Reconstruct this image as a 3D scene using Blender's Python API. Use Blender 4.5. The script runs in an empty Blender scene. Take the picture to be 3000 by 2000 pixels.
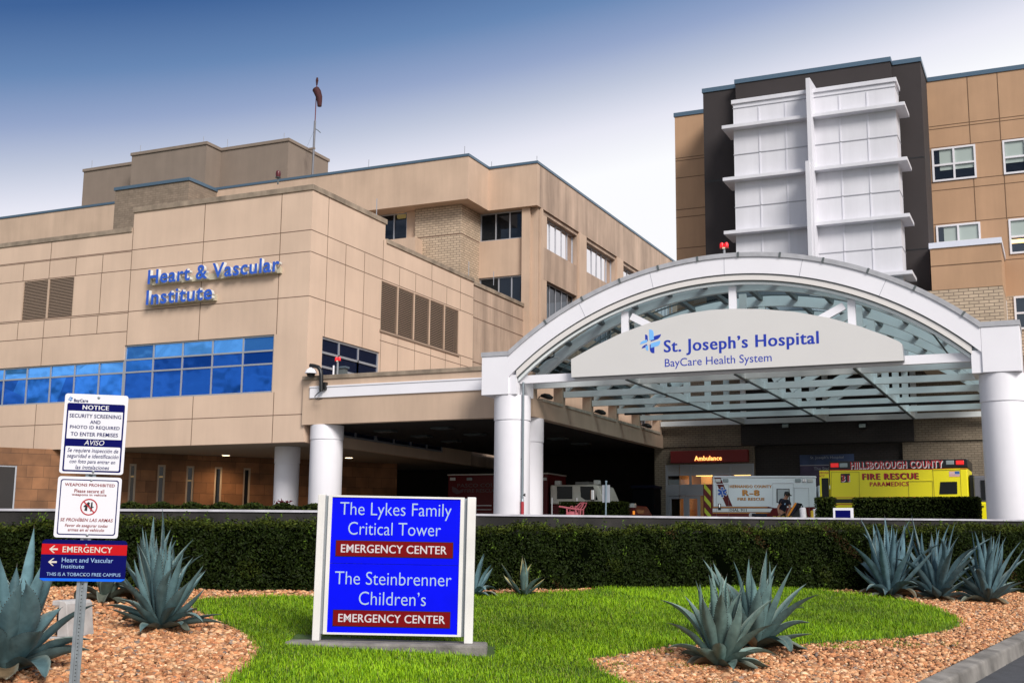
import bpy, bmesh, math, random
import numpy as np
from mathutils import Vector, Matrix
R_ = math.radians
rng = random.Random(7)
sc = bpy.context.scene
COL = sc.collection
# ------------------------------------------------------------------ camera
EYE = 1.5
F_PX = 3569.1
YAW, PITCH, ROLL = -0.4250999, 0.1644952, 0.0092347
def _cam():
    cy, sy, cp, sp, cr, sr = math.cos(YAW), math.sin(YAW), math.cos(PITCH), math.sin(PITCH), math.cos(ROLL), math.sin(ROLL)
    fw = Vector((sy*cp, cy*cp, sp)); rt = Vector((cy, -sy, 0)); up = rt.cross(fw)
    return cr*rt+sr*up, -sr*rt+cr*up, fw
RT, UP, FW = _cam()
cam = bpy.data.objects.new('camera', bpy.data.cameras.new('camera'))
COL.objects.link(cam)
cam.matrix_world = Matrix(((RT.x, UP.x, -FW.x, 0), (RT.y, UP.y, -FW.y, 0), (RT.z, UP.z, -FW.z, EYE), (0, 0, 0, 1)))
cam.data.sensor_width = 36; cam.data.lens = 36*F_PX/3000
cam.data.clip_start = 0.1; cam.data.clip_end = 3000
sc.camera = cam
sc.view_settings.view_transform = 'Standard'; sc.view_settings.look = 'None'
sc.view_settings.exposure = 0.3; sc.view_settings.gamma = 1
FH = Vector((math.sin(YAW), math.cos(YAW), 0)); RH = Vector((math.cos(YAW), -math.sin(YAW), 0))
# survey helpers: turn a photo measurement into a point on a known real plane
def ray(x, y):
    return RT*((x-1500)/F_PX) - UP*((y-1000)/F_PX) + FW
O = Vector((0, 0, EYE))
def aY(x, y, Y): d = ray(x, y); return d*(Y/d.y)+O
def aX(x, y, X): d = ray(x, y); return d*(X/d.x)+O
def aZ(x, y, Z): d = ray(x, y); return d*((Z-EYE)/d.z)+O
def aW(x, y, w): d = ray(x, y); return d*(w/d.dot(FH))+O
GA, GB, GC = -1.08, 0.09, -0.052
def gz(w, u):
    return GA+GB*max(w, 9.0)+GC*max(-16, min(16, u))
def gp(x, y):
    d = ray(x, y); w = d.dot(FH); u = d.dot(RH)
    t = (GA-EYE)/(d.z-GB*w-GC*u)
    return d*t+O
def wu(w, u, dz=0.0):
    p = FH*w+RH*u; p.z = gz(w, u)+dz; return p
# ------------------------------------------------------------------ world, sun
SUN_EL, SUN_AZ = R_(38), math.atan2(0.76, -0.65)      # azimuth measured from +Y towards +X
wd = bpy.data.worlds.new("World"); sc.world = wd; wd.use_nodes = True
nt = wd.node_tree; nt.nodes.clear()
def N(t, tp, **kw):
    n = t.nodes.new(tp)
    for k, v in kw.items(): setattr(n, k, v)
    return n
def ramp(t, stops, interp='LINEAR'):
    n = t.nodes.new('ShaderNodeValToRGB'); n.color_ramp.interpolation = interp
    el = n.color_ramp.elements
    while len(el) < len(stops): el.new(0.5)
    for e, (p, c) in zip(el, stops): e.position = p; e.color = (c[0], c[1], c[2], 1)
    return n
def lin(r, g, b):
    return tuple(((c/255)/12.92 if c/255 <= 0.04045 else ((c/255+0.055)/1.055)**2.4) for c in (r, g, b))
def mth(t, op, a, b=None, c=None):
    n = t.nodes.new('ShaderNodeMath'); n.operation = op
    for i, v in enumerate((a, b, c)):
        if v is None: continue
        if isinstance(v, (int, float)): n.inputs[i].default_value = v
        else: t.links.new(v, n.inputs[i])
    return n.outputs[0]
SKY_STR = 0.072
L = nt.links.new
sky = N(nt, 'ShaderNodeTexSky', sky_type='NISHITA'); sky.sun_disc = False
sky.sun_elevation = SUN_EL; sky.sun_rotation = SUN_AZ
sky.air_density = 1.0; sky.dust_density = 2.0; sky.ozone_density = 2.0
tc = N(nt, 'ShaderNodeTexCoord'); sep = N(nt, 'ShaderNodeSeparateXYZ'); L(tc.outputs['Generated'], sep.inputs[0])
dot = N(nt, 'ShaderNodeVectorMath', operation='DOT_PRODUCT'); L(tc.outputs['Generated'], dot.inputs[0]); dot.inputs[1].default_value = RH
t_ = mth(nt, 'MULTIPLY_ADD', dot.outputs['Value'], -0.19, mth(nt, 'SUBTRACT', sep.outputs['Z'], 0.012))
rp = ramp(nt, [(0.0, lin(252, 248, 250)), (0.27, lin(251, 252, 255)), (0.305, lin(230, 231, 243)), (0.335, lin(192, 200, 220)),
               (0.365, lin(149, 166, 202)), (0.40, lin(104, 136, 181)), (0.445, lin(64, 100, 153)), (0.6, lin(46, 80, 140))])
L(t_, rp.inputs[0])
grad = N(nt, 'ShaderNodeVectorMath', operation='SCALE'); L(rp.outputs[0], grad.inputs[0]); grad.inputs['Scale'].default_value = 0.82/SKY_STR
# clouds behind the camera (seen only as reflections) and the bright upper sky come from the Nishita sky
nz = N(nt, 'ShaderNodeTexNoise'); nz.inputs['Scale'].default_value = 3.0; nz.inputs['Detail'].default_value = 6
mp = N(nt, 'ShaderNodeMapping'); mp.inputs['Scale'].default_value = (1, 1, 3.5); L(tc.outputs['Generated'], mp.inputs[0]); L(mp.outputs[0], nz.inputs[0])
cl = ramp(nt, [(0.44, (0, 0, 0)), (0.66, (1, 1, 1))]); L(nz.outputs[0], cl.inputs[0])
cmix = N(nt, 'ShaderNodeMixRGB'); L(cl.outputs[0], cmix.inputs[0]); L(sky.outputs[0], cmix.inputs[1]); cmix.inputs[2].default_value = (13, 13, 13.4, 1)
fz = N(nt, 'ShaderNodeMapRange'); L(sep.outputs['Z'], fz.inputs[0]); fz.inputs[1].default_value = 0.47; fz.inputs[2].default_value = 0.62
fy = N(nt, 'ShaderNodeMapRange'); L(sep.outputs['Y'], fy.inputs[0]); fy.inputs[1].default_value = 0.25; fy.inputs[2].default_value = -0.05
fac = mth(nt, 'MAXIMUM', fz.outputs[0], fy.outputs[0])
fin = N(nt, 'ShaderNodeMixRGB'); L(fac, fin.inputs[0]); L(grad.outputs[0], fin.inputs[1]); L(cmix.outputs[0], fin.inputs[2])
bg = N(nt, 'ShaderNodeBackground'); L(fin.outputs[0], bg.inputs[0]); bg.inputs[1].default_value = SKY_STR
L(bg.outputs[0], N(nt, 'ShaderNodeOutputWorld').inputs[0])
sl = bpy.data.lights.new('sun', 'SUN'); sl.energy = 3.05; sl.angle = R_(22); sl.color = (1, 0.96, 0.90)
so = bpy.data.objects.new('sun', sl); COL.objects.link(so)
sd = Vector((math.sin(SUN_AZ)*math.cos(SUN_EL), math.cos(SUN_AZ)*math.cos(SUN_EL), math.sin(SUN_EL)))
so.rotation_euler = sd.to_track_quat('Z', 'Y').to_euler(); so.location = (0, -20, 60)
# ------------------------------------------------------------------ materials
MATS = {}
def mat(name, base, rough=0.6, metal=0.0, var=0.0, scale=3.0, streak=0.0, bump=0.0, bscale=40.0, spec=0.5, emit=None, attr=None, kind=None, grout=None, bw=0.3, bh=0.1, coat=0.0):
    if name in MATS: return MATS[name]
    m = bpy.data.materials.new(name); MATS[name] = m; m.use_nodes = True
    t = m.node_tree; b = t.nodes['Principled BSDF']
    b.inputs['Roughness'].default_value = rough; b.inputs['Metallic'].default_value = metal
    b.inputs['Specular IOR Level'].default_value = spec
    if coat: b.inputs['Coat Weight'].default_value = coat
    rgb = N(t, 'ShaderNodeRGB'); rgb.outputs[0].default_value = (*base, 1); c = rgb.outputs[0]
    geo = N(t, 'ShaderNodeNewGeometry'); pos = geo.outputs['Position']
    if kind == 'local':
        pos = N(t, 'ShaderNodeTexCoord').outputs['Object']
    if kind in ('brick', 'stone'):
        s = N(t, 'ShaderNodeSeparateXYZ'); t.links.new(pos, s.inputs[0])
        u = mth(t, 'ADD', s.outputs[0], s.outputs[1])
        cb = N(t, 'ShaderNodeCombineXYZ'); t.links.new(u, cb.inputs[0]); t.links.new(s.outputs[2], cb.inputs[1])
        br = N(t, 'ShaderNodeTexBrick'); t.links.new(cb.outputs[0], br.inputs[0])
        br.inputs['Scale'].default_value = 1; br.inputs['Brick Width'].default_value = bw; br.inputs['Row Height'].default_value = bh
        br.inputs['Mortar Size'].default_value = bh*0.14 if kind == 'brick' else bh*0.02
        br.inputs['Mortar Smooth'].default_value = 0.2
        if kind == 'stone': br.squash = 1.7; br.squash_frequency = 3; br.offset = 0.37; br.offset_frequency = 2
        br.inputs['Color1'].default_value = (*base, 1); br.inputs['Color2'].default_value = (*[x*(0.82 if kind == 'brick' else 0.6) for x in base], 1)
        br.inputs['Mortar'].default_value = (*(grout or base), 1)
        c = br.outputs['Color']
    if attr:
        a = N(t, 'ShaderNodeAttribute', attribute_name=attr)
        mx = N(t, 'ShaderNodeMixRGB', blend_type='MULTIPLY'); mx.inputs[0].default_value = 1
        t.links.new(c, mx.inputs[1]); t.links.new(a.outputs['Color'], mx.inputs[2]); c = mx.outputs[0]
    def mul(c, fac_out, lo, hi):
        r = ramp(t, [(0.3, (lo,)*3), (0.7, (hi,)*3)]); t.links.new(fac_out, r.inputs[0])
        mx = N(t, 'ShaderNodeMixRGB', blend_type='MULTIPLY'); mx.inputs[0].default_value = 1
        t.links.new(c, mx.inputs[1]); t.links.new(r.outputs[0], mx.inputs[2]); return mx.outputs[0]
    if var:
        n = N(t, 'ShaderNodeTexNoise'); n.inputs['Scale'].default_value = scale; n.inputs['Detail'].default_value = 5
        t.links.new(pos, n.inputs[0]); c = mul(c, n.outputs[0], 1-var, 1+var*0.5)
    if streak:
        mpp = N(t, 'ShaderNodeMapping'); mpp.inputs['Scale'].default_value = (1.1, 1.1, 0.10); t.links.new(pos, mpp.inputs[0])
        n = N(t, 'ShaderNodeTexNoise'); n.inputs['Scale'].default_value = 1.0; n.inputs['Detail'].default_value = 6; n.inputs['Roughness'].default_value = 0.7
        t.links.new(mpp.outputs[0], n.inputs[0]); c = mul(c, n.outputs[0], 1-streak, 1.03)
    t.links.new(c, b.inputs['Base Color'])
    if bump:
        n = N(t, 'ShaderNodeTexNoise'); n.inputs['Scale'].default_value = bscale; n.inputs['Detail'].default_value = 4
        t.links.new(pos, n.inputs[0]); bp = N(t, 'ShaderNodeBump'); bp.inputs['Strength'].default_value = bump; bp.inputs['Distance'].default_value = 0.02
        t.links.new(n.outputs[0], bp.inputs['Height']); t.links.new(bp.outputs[0], b.inputs['Normal'])
    if emit:
        b.inputs['Emission Color'].default_value = (*emit[0], 1); b.inputs['Emission Strength'].default_value = emit[1]
    return m
def glass(name, tint, dark, trans, rough=0.02, spec=0.5, wob=0.0):
    """window glass: dark coated pane that mirrors the sky and lets a share of the room through"""
    if name in MATS: return MATS[name]
    m = bpy.data.materials.new(name); MATS[name] = m; m.use_nodes = True; t = m.node_tree; b = t.nodes['Principled BSDF']
    b.inputs['Base Color'].default_value = (*dark, 1); b.inputs['Roughness'].default_value = rough; b.inputs['Metallic'].default_value = spec
    tr = N(t, 'ShaderNodeBsdfTransparent'); tr.inputs[0].default_value = (*tint, 1)
    mx = N(t, 'ShaderNodeMixShader'); mx.inputs[0].default_value = trans
    t.links.new(b.outputs[0], mx.inputs[1]); t.links.new(tr.outputs[0], mx.inputs[2])
    t.links.new(mx.outputs[0], t.nodes['Material Output'].inputs[0])
    if wob:
        n = N(t, 'ShaderNodeTexNoise'); n.inputs['Scale'].default_value = 0.7
        g = N(t, 'ShaderNodeNewGeometry'); t.links.new(g.outputs['Position'], n.inputs[0])
        bp = N(t, 'ShaderNodeBump'); bp.inputs['Strength'].default_value = wob; bp.inputs['Distance'].default_value = 0.1
        t.links.new(n.outputs[0], bp.inputs['Height']); t.links.new(bp.outputs[0], b.inputs['Normal'])
    return m
TAN = (0.65, 0.475, 0.36)
M_tan = mat('tan_panel', TAN, 0.75, var=0.08, scale=0.45, streak=0.08, bump=0.05)
M_tan2 = mat('tan_stucco', (0.565, 0.41, 0.305), 0.85, var=0.09, scale=0.6, streak=0.15, bump=0.1)
M_stain = mat('stained_stucco', (0.55, 0.40, 0.305), 0.85, var=0.12, scale=0.6, streak=0.5, bump=0.1)
M_joint = mat('panel_joint', (0.16, 0.095, 0.065), 0.9)
M_cope = mat('weathered_coping', (0.36, 0.28, 0.21), 0.8, var=0.3, scale=2, streak=0.4)
M_blue_cope = mat('blue_metal_coping', (0.085, 0.14, 0.20), 0.4, 0.3)
M_taupe = mat('taupe_stucco', (0.23, 0.18, 0.145), 0.85, var=0.06, scale=1, streak=0.1)
M_ochre = mat('ochre_stucco', (0.47, 0.285, 0.17), 0.85, var=0.07, scale=0.8, streak=0.12, bump=0.08)
M_dgrey = mat('charcoal_stucco', (0.034, 0.027, 0.028), 0.85, var=0.1, scale=1)
M_white = mat('white_painted_metal', (0.83, 0.81, 0.86), 0.45, var=0.03, scale=0.8)
M_steel = mat('white_painted_steel', (0.78, 0.82, 0.83), 0.5, var=0.08, scale=1.5)
M_purlin = mat('dark_purlin', (0.10, 0.115, 0.12), 0.5)
M_col = mat('white_column_paint', (0.80, 0.78, 0.83), 0.6, var=0.03, scale=1.2, streak=0.05)
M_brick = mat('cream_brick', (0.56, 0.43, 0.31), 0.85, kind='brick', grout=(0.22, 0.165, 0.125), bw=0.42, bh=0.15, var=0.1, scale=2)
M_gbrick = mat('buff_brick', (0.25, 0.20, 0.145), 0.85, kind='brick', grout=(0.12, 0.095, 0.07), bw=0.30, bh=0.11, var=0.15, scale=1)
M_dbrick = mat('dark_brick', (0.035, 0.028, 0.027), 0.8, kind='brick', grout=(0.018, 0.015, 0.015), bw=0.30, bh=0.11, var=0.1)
M_stone = mat('orange_stone', (0.30, 0.135, 0.06), 0.8, kind='stone', grout=(0.08, 0.04, 0.02), bw=1.05, bh=0.55, var=0.35, scale=1.3)
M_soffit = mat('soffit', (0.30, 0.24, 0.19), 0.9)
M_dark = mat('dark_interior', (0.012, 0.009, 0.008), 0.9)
M_dsoffit = mat('shade_brown_soffit', (0.012, 0.007, 0.005), 0.9)  # near-black brown: the shade under the canopy is put into the colour
M_alum = mat('aluminium_frame', (0.40, 0.41, 0.45), 0.4, 0.4)
M_wframe = mat('white_window_frame', (0.72, 0.70, 0.74), 0.5)
M_louvre = mat('louvre_blade', (0.30, 0.215, 0.16), 0.6)
M_black = mat('black_paint', (0.008, 0.008, 0.009), 0.4)
M_lamp = mat('lamp_glow', (1, 0.8, 0.5), 0.5, emit=((1.0, 0.80, 0.50), 4.0))
M_lampw = mat('warm_fixture', (1, 0.7, 0.3), 0.5, emit=((1.0, 0.60, 0.18), 2.4))
M_room = mat('warm_room', (0.55, 0.33, 0.14), 0.9)
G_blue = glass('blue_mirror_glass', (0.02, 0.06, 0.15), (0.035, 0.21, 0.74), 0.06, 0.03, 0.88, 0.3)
G_blue_l = glass('blue_glass_bright_sky', (0.02, 0.06, 0.15), (0.10, 0.36, 0.86), 0.04, 0.03, 0.88, 0.25)  # paler tint paints in the brighter sky mirrored by the top panes
G_blue_d = glass('blue_glass_deep_sky', (0.05, 0.10, 0.2), (0.015, 0.115, 0.52), 0.10, 0.03, 0.88, 0.25)  # deeper tint paints in the darker sky mirrored by the lower panes
G_dark = glass('dark_glass', (0.3, 0.35, 0.4), (0.028, 0.036, 0.05), 0.15, 0.03, 0.8, 0.1)
G_navy = glass('navy_glass', (0.1, 0.15, 0.3), (0.02, 0.04, 0.11), 0.1, 0.03, 0.7, 0.1)
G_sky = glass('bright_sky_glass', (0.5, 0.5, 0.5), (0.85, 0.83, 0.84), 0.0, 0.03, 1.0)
G_clear = glass('clear_glass', (0.9, 0.92, 0.9), (0.35, 0.38, 0.4), 0.78, 0.02, 0.9)
G_vault = glass('canopy_glass', (0.38, 0.50, 0.54), (0.14, 0.22, 0.27), 0.84, 0.04, 0.8)
G_slit = glass('slit_glass', (.3, .3, .3), (.012, .014, .018), .2, .03, .3)
M_blind = mat('window_blind', (0.36, 0.42, 0.40), 0.8)
# ------------------------------------------------------------------ mesh builder
class MB:
    def __init__(s): s.v = []; s.f = []; s.mi = []; s.ms = []
    def mid(s, m):
        if m not in s.ms: s.ms.append(m)
        return s.ms.index(m)
    def face(s, pts, m):
        i = len(s.v); s.v += [tuple(p) for p in pts]; s.f.append(tuple(range(i, i+len(pts)))); s.mi.append(s.mid(m))
    def hexa(s, c, m):
        i = len(s.v); s.v += [tuple(p) for p in c]; k = s.mid(m)
        for q in ((0, 3, 2, 1), (4, 5, 6, 7), (0, 1, 5, 4), (1, 2, 6, 5), (2, 3, 7, 6), (3, 0, 4, 7)):
            s.f.append(tuple(i+j for j in q)); s.mi.append(k)
    def box(s, x0, x1, y0, y1, z0, z1, m):
        x0, x1 = min(x0, x1), max(x0, x1); y0, y1 = min(y0, y1), max(y0, y1); z0, z1 = min(z0, z1), max(z0, z1)
        s.hexa([(x0, y0, z0), (x1, y0, z0), (x1, y1, z0), (x0, y1, z0), (x0, y0, z1), (x1, y0, z1), (x1, y1, z1), (x0, y1, z1)], m)
    def prism(s, poly, ax, a, b, m, mside=None):
        n = len(poly)
        def P(p, t): return {'y': (p[0], t, p[1]), 'x': (t, p[0], p[1]), 'z': (p[0], p[1], t)}[ax]
        i = len(s.v); k = s.mid(m); ks = s.mid(mside or m)
        s.v += [P(p, a) for p in poly]+[P(p, b) for p in poly]
        s.f.append(tuple(range(i, i+n))); s.mi.append(k); s.f.append(tuple(range(i+2*n-1, i+n-1, -1))); s.mi.append(k)
        for j in range(n):
            q = (j+1) % n; s.f.append((i+j, i+n+j, i+n+q, i+q)); s.mi.append(ks)
    def beam(s, p0, p1, w, h, m, up=(0, 0, 1)):
        p0 = Vector(p0); p1 = Vector(p1); d = (p1-p0).normalized(); up = Vector(up)
        if abs(d.dot(up)) > 0.99: up = Vector((0, 1, 0))
        sd_ = d.cross(up).normalized(); u2 = sd_.cross(d)
        c = []
        for p in (p0, p1):
            for a, b in ((-1, -1), (1, -1), (1, 1), (-1, 1)): c.append(p+sd_*(a*w/2)+u2*(b*h/2))
        s.hexa(c, m)
    def tube(s, pts, r, m, n=8, cap=True):
        pts = [Vector(p) for p in pts]; rs = r if isinstance(r, (list, tuple)) else [r]*len(pts)
        i0 = len(s.v); k = s.mid(m); ref = None
        for j, p in enumerate(pts):
            d = (pts[min(j+1, len(pts)-1)]-pts[max(j-1, 0)]).normalized()
            if ref is None: ref = Vector((0, 0, 1)) if abs(d.z) < 0.9 else Vector((1, 0, 0))
            a = d.cross(ref).normalized(); b = a.cross(d); ref = b
            for q in range(n):
                t = 2*math.pi*q/n; s.v.append(tuple(p+(a*math.cos(t)+b*math.sin(t))*rs[j]))
        for j in range(len(pts)-1):
            for q in range(n):
                q2 = (q+1) % n; s.f.append((i0+j*n+q, i0+j*n+q2, i0+(j+1)*n+q2, i0+(j+1)*n+q)); s.mi.append(k)
        if cap:
            s.f.append(tuple(i0+q for q in range(n-1, -1, -1))); s.mi.append(k)
            e = i0+(len(pts)-1)*n; s.f.append(tuple(e+q for q in range(n))); s.mi.append(k)
    def lathe(s, prof, cx, cy, m, n=40):
        i0 = len(s.v); k = s.mid(m)
        for r, z in prof:
            for q in range(n):
                t = 2*math.pi*q/n; s.v.append((cx+r*math.cos(t), cy+r*math.sin(t), z))
        for j in range(len(prof)-1):
            for q in range(n):
                q2 = (q+1) % n; s.f.append((i0+j*n+q, i0+j*n+q2, i0+(j+1)*n+q2, i0+(j+1)*n+q)); s.mi.append(k)
        s.f.append(tuple(i0+q for q in range(n-1, -1, -1))); s.mi.append(k)
        e = i0+(len(prof)-1)*n; s.f.append(tuple(e+q for q in range(n))); s.mi.append(k)
    def ball(s, c, r, m, n=12, sq=(1, 1, 1)):
        pr = [(max(1e-4, math.sin(math.pi*j/8)), -math.cos(math.pi*j/8)) for j in range(9)]
        i0 = len(s.v); s.lathe(pr, 0, 0, m, n)
        for j in range(i0, len(s.v)):
            p = s.v[j]; s.v[j] = (c[0]+p[0]*r*sq[0], c[1]+p[1]*r*sq[1], c[2]+p[2]*r*sq[2])
    def build(s, name, parent=None, smooth=False, bevel=0.0, seg=2):
        me = bpy.data.meshes.new(name); me.from_pydata(s.v, [], s.f)
        for m in s.ms: me.materials.append(m)
        me.polygons.foreach_set('material_index', s.mi)
        bm = bmesh.new(); bm.from_mesh(me); bmesh.ops.recalc_face_normals(bm, faces=bm.faces); bm.to_mesh(me); bm.free()
        if smooth:
            me.shade_smooth(); me.set_sharp_from_angle(angle=R_(38))
        me.update()
        o = bpy.data.objects.new(name, me); COL.objects.link(o)
        if parent: o.parent = parent
        if bevel:
            md = o.modifiers.new('bevel', 'BEVEL'); md.width = bevel; md.segments = seg; md.limit_method = 'ANGLE'; md.angle_limit = R_(40)
        return o
def tag(o, label, cat, group=None):
    o['label'] = label; o['category'] = cat
    if group: o['group'] = group
    return o
def struct(o, kind='structure'): o['kind'] = kind; return o
def empty(name, loc, label, cat, group=None, rot=None):
    o = bpy.data.objects.new(name, None); COL.objects.link(o); o.location = loc; o.empty_display_size = 0.2
    if rot is not None: o.rotation_euler = rot
    return tag(o, label, cat, group)
def np_mesh(name, V, Fs, m, col=None, smooth=False):
    """V (n,3); Fs (k,j) index array; col per-vertex colour"""
    me = bpy.data.meshes.new(name); V = np.asarray(V, np.float32); Fs = np.asarray(Fs, np.int32)
    me.vertices.add(len(V)); me.vertices.foreach_set('co', V.ravel())
    k, j = Fs.shape
    me.loops.add(k*j); me.loops.foreach_set('vertex_index', Fs.ravel())
    me.polygons.add(k); me.polygons.foreach_set('loop_start', np.arange(0, k*j, j, dtype=np.int32)); me.polygons.foreach_set('loop_total', np.full(k, j, np.int32))
    if smooth: me.polygons.foreach_set('use_smooth', np.ones(k, bool))
    if col is not None:
        a = me.color_attributes.new('tone', 'FLOAT_COLOR', 'POINT')
        c = np.ones((len(V), 4), np.float32); c[:, :3] = col; a.data.foreach_set('color', c.ravel())
    me.materials.append(m); me.update(); me.validate()
    o = bpy.data.objects.new(name, me); COL.objects.link(o); return o
def text(name, s, x0, x1, z0, z1, m, parent=None, y=0.0, ext=0.004, bold=0.0, slant=0.0, mside=None, n=2):
    """lettering standing in the XZ plane facing -Y, fitted to the given box"""
    cu = bpy.data.curves.new(name, 'FONT'); cu.body = s; cu.size = 1; fat = bold if (bold >= .009 and not mside) else 0; cu.offset = .004 if fat else bold; cu.shear = slant; cu.space_character = 1.0+max(0, bold)*3.5
    cu.extrude = 0.5; cu.resolution_u = n
    ob = bpy.data.objects.new(name, cu); COL.objects.link(ob)
    bpy.context.view_layer.update()
    dg = bpy.context.evaluated_depsgraph_get()
    me = bpy.data.meshes.new_from_object(ob.evaluated_get(dg)); bpy.data.objects.remove(ob)
    k = len(me.vertices); c = np.empty(k*3, np.float32); me.vertices.foreach_get('co', c); c = c.reshape(-1, 3)
    lo, hi = c.min(0), c.max(0)
    p = np.empty_like(c)
    p[:, 0] = x0+(c[:, 0]-lo[0])/(hi[0]-lo[0])*(x1-x0)
    p[:, 2] = z0+(c[:, 1]-lo[1])/(hi[1]-lo[1])*(z1-z0)
    p[:, 1] = y-ext*(c[:, 2]-lo[2])/(hi[2]-lo[2])
    me.vertices.foreach_set('co', p.ravel()); me.name = name
    if fat:                                   # heavier strokes: the same outline laid three times, a hair apart
        bm = bmesh.new(); bm.from_mesh(me); em = (x1-x0)/(hi[0]-lo[0])*fat*.9; src = list(bm.verts)+list(bm.edges)+list(bm.faces)
        for i, dx in enumerate((-1, 1)):
            d_ = bmesh.ops.duplicate(bm, geom=src)['geom']; bmesh.ops.translate(bm, verts=[g for g in d_ if isinstance(g, bmesh.types.BMVert)], vec=(dx*em, -.0002*(i+1), 0))
        bm.to_mesh(me); bm.free()
    me.materials.clear(); me.materials.append(m)
    if mside:
        me.materials.append(mside)
        me.update()
        nn = np.empty(len(me.polygons)*3, np.float32); me.polygons.foreach_get('normal', nn); nn = nn.reshape(-1, 3)
        me.polygons.foreach_set('material_index', np.where(np.abs(nn[:, 1]) < 0.9, 1, 0).astype(np.int32))
    me.update()
    o = bpy.data.objects.new(name, me); COL.objects.link(o)
    if parent: o.parent = parent
    return o
# wall with openings, as a grid of front quads with reveals round every opening
def front(Y): return lambda u, z, d=0.0: (u, Y+d, z)
def side(X): return lambda u, z, d=0.0: (X-d, u, z)
def wall(mb, fr, us, zs, void, depth, m):
    us = sorted(us); zs = sorted(zs)
    def sol(i, j):
        if i < 0 or j < 0 or i >= len(us)-1 or j >= len(zs)-1: return False
        return not void((us[i]+us[i+1])/2, (zs[j]+zs[j+1])/2)
    for i in range(len(us)-1):
        for j in range(len(zs)-1):
            if not sol(i, j): continue
            a, b, c, d = us[i], us[i+1], zs[j], zs[j+1]
            mb.face([fr(a, c), fr(b, c), fr(b, d), fr(a, d)], m)
            for (di, dj, p, q) in ((-1, 0, (a, c), (a, d)), (1, 0, (b, c), (b, d)), (0, -1, (a, c), (b, c)), (0, 1, (a, d), (b, d))):
                if not sol(i+di, j+dj): mb.face([fr(*p), fr(*q), fr(q[0], q[1], depth), fr(p[0], p[1], depth)], m)
def joint(mb, fr, u0, z0, u1, z1, w=0.035, m=None):
    if abs(u1-u0) < 1e-6: q = [(u0-w/2, z0), (u0+w/2, z0), (u0+w/2, z1), (u0-w/2, z1)]; d = -0.006
    else: q = [(u0, z0-w/2), (u1, z0-w/2), (u1, z0+w/2), (u0, z0+w/2)]; d = -0.004
    mb.face([fr(a, b, d) for a, b in q], m or M_joint)
def window(fr, u0, u1, z0, z1, uc, zc, d, parent, mf, mg, fw=0.07, name='window', fd=0.06):
    """frame mesh with mullions, one sub-part holding the panes"""
    mb = MB()
    def bar(a, b, c, e):
        P = [fr(a, c, d-fd), fr(b, c, d-fd), fr(b, c, d), fr(a, c, d), fr(a, e, d-fd), fr(b, e, d-fd), fr(b, e, d), fr(a, e, d)]
        mb.hexa(P, mf)
    bar(u0, u1, z0, z0+fw); bar(u0, u1, z1-fw, z1); bar(u0, u0+fw, z0+fw, z1-fw); bar(u1-fw, u1, z0+fw, z1-fw)
    us = [u0+fw]+list(uc)+[u1-fw]
    for z in zc: bar(u0+fw, u1-fw, z-fw/2, z+fw/2)
    zz = [z0+fw]+[v for z in zc for v in (z-fw/2, z+fw/2)]+[z1-fw]
    for u in uc:
        for k in range(0, len(zz), 2): bar(u-fw/2, u+fw/2, zz[k], zz[k+1])
    o = mb.build(name, parent)
    g = MB(); dd = d-0.012
    ue = [u0+fw*.5]+list(uc)+[u1-fw*.5]; ze_ = sorted([z0+fw*.5]+list(zc)+[z1-fw*.5])
    for i in range(len(ue)-1):
        for j in range(len(ze_)-1):
            a, b = rng.uniform(-.011, .011), rng.uniform(-.011, .011)
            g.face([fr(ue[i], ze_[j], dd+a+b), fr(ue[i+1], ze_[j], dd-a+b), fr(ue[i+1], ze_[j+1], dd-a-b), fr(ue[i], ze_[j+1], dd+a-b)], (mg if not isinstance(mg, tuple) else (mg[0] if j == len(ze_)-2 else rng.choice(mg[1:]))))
    g.build('pane', o)
    return o
def backbox(fr, u0, u1, z0, z1, d0, d1, m, mb):
    """dark room behind a window"""
    P = lambda u, z, d: fr(u, z, d)
    mb.face([P(u0, z0, d1), P(u1, z0, d1), P(u1, z1, d1), P(u0, z1, d1)], m)
    for a, b in (((u0, z0), (u1, z0)), ((u1, z0), (u1, z1)), ((u1, z1), (u0, z1)), ((u0, z1), (u0, z0))):
        mb.face([P(*a, d0), P(*b, d0), P(*b, d1), P(*a, d1)], m)
def smear(poly, n=3): return poly
LOGO = [('l', [(204, 98), (230, 100), (247, 112), (256, 135), (257, 215), (206, 222)]), ('d', [(259, 178), (342, 158), (331, 187), (305, 212), (222, 237), (222, 223), (259, 215)]),
        ('d', [(157, 152), (175, 155), (187, 170), (190, 225), (182, 230), (182, 210), (160, 214)]), ('l', [(97, 262), (108, 236), (135, 221), (180, 213), (180, 243)]),
        ('l', [(222, 256), (332, 232), (327, 268), (306, 290), (222, 309)]), ('d', [(210, 272), (220, 270), (220, 311), (263, 300), (263, 370), (236, 368), (216, 350), (210, 322)]),
        ('d', [(117, 310), (127, 287), (150, 272), (180, 262), (180, 277), (161, 283), (160, 299)]), ('l', [(162, 286), (180, 280), (192, 275), (192, 340), (176, 336), (164, 320)])]
def logo(parent, x0, x1, z0, z1, y, ml, md, ext=0.004, shear=0.0):
    mb = MB()
    for k, pl in LOGO:
        q = [(x0+(a-97)/245*(x1-x0), z1-(b-98)/272*(z1-z0)) for a, b in pl]
        mb.prism(q, 'y', y, y-ext, ml if k == 'l' else md)
    return mb.build('emblem', parent)
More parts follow.
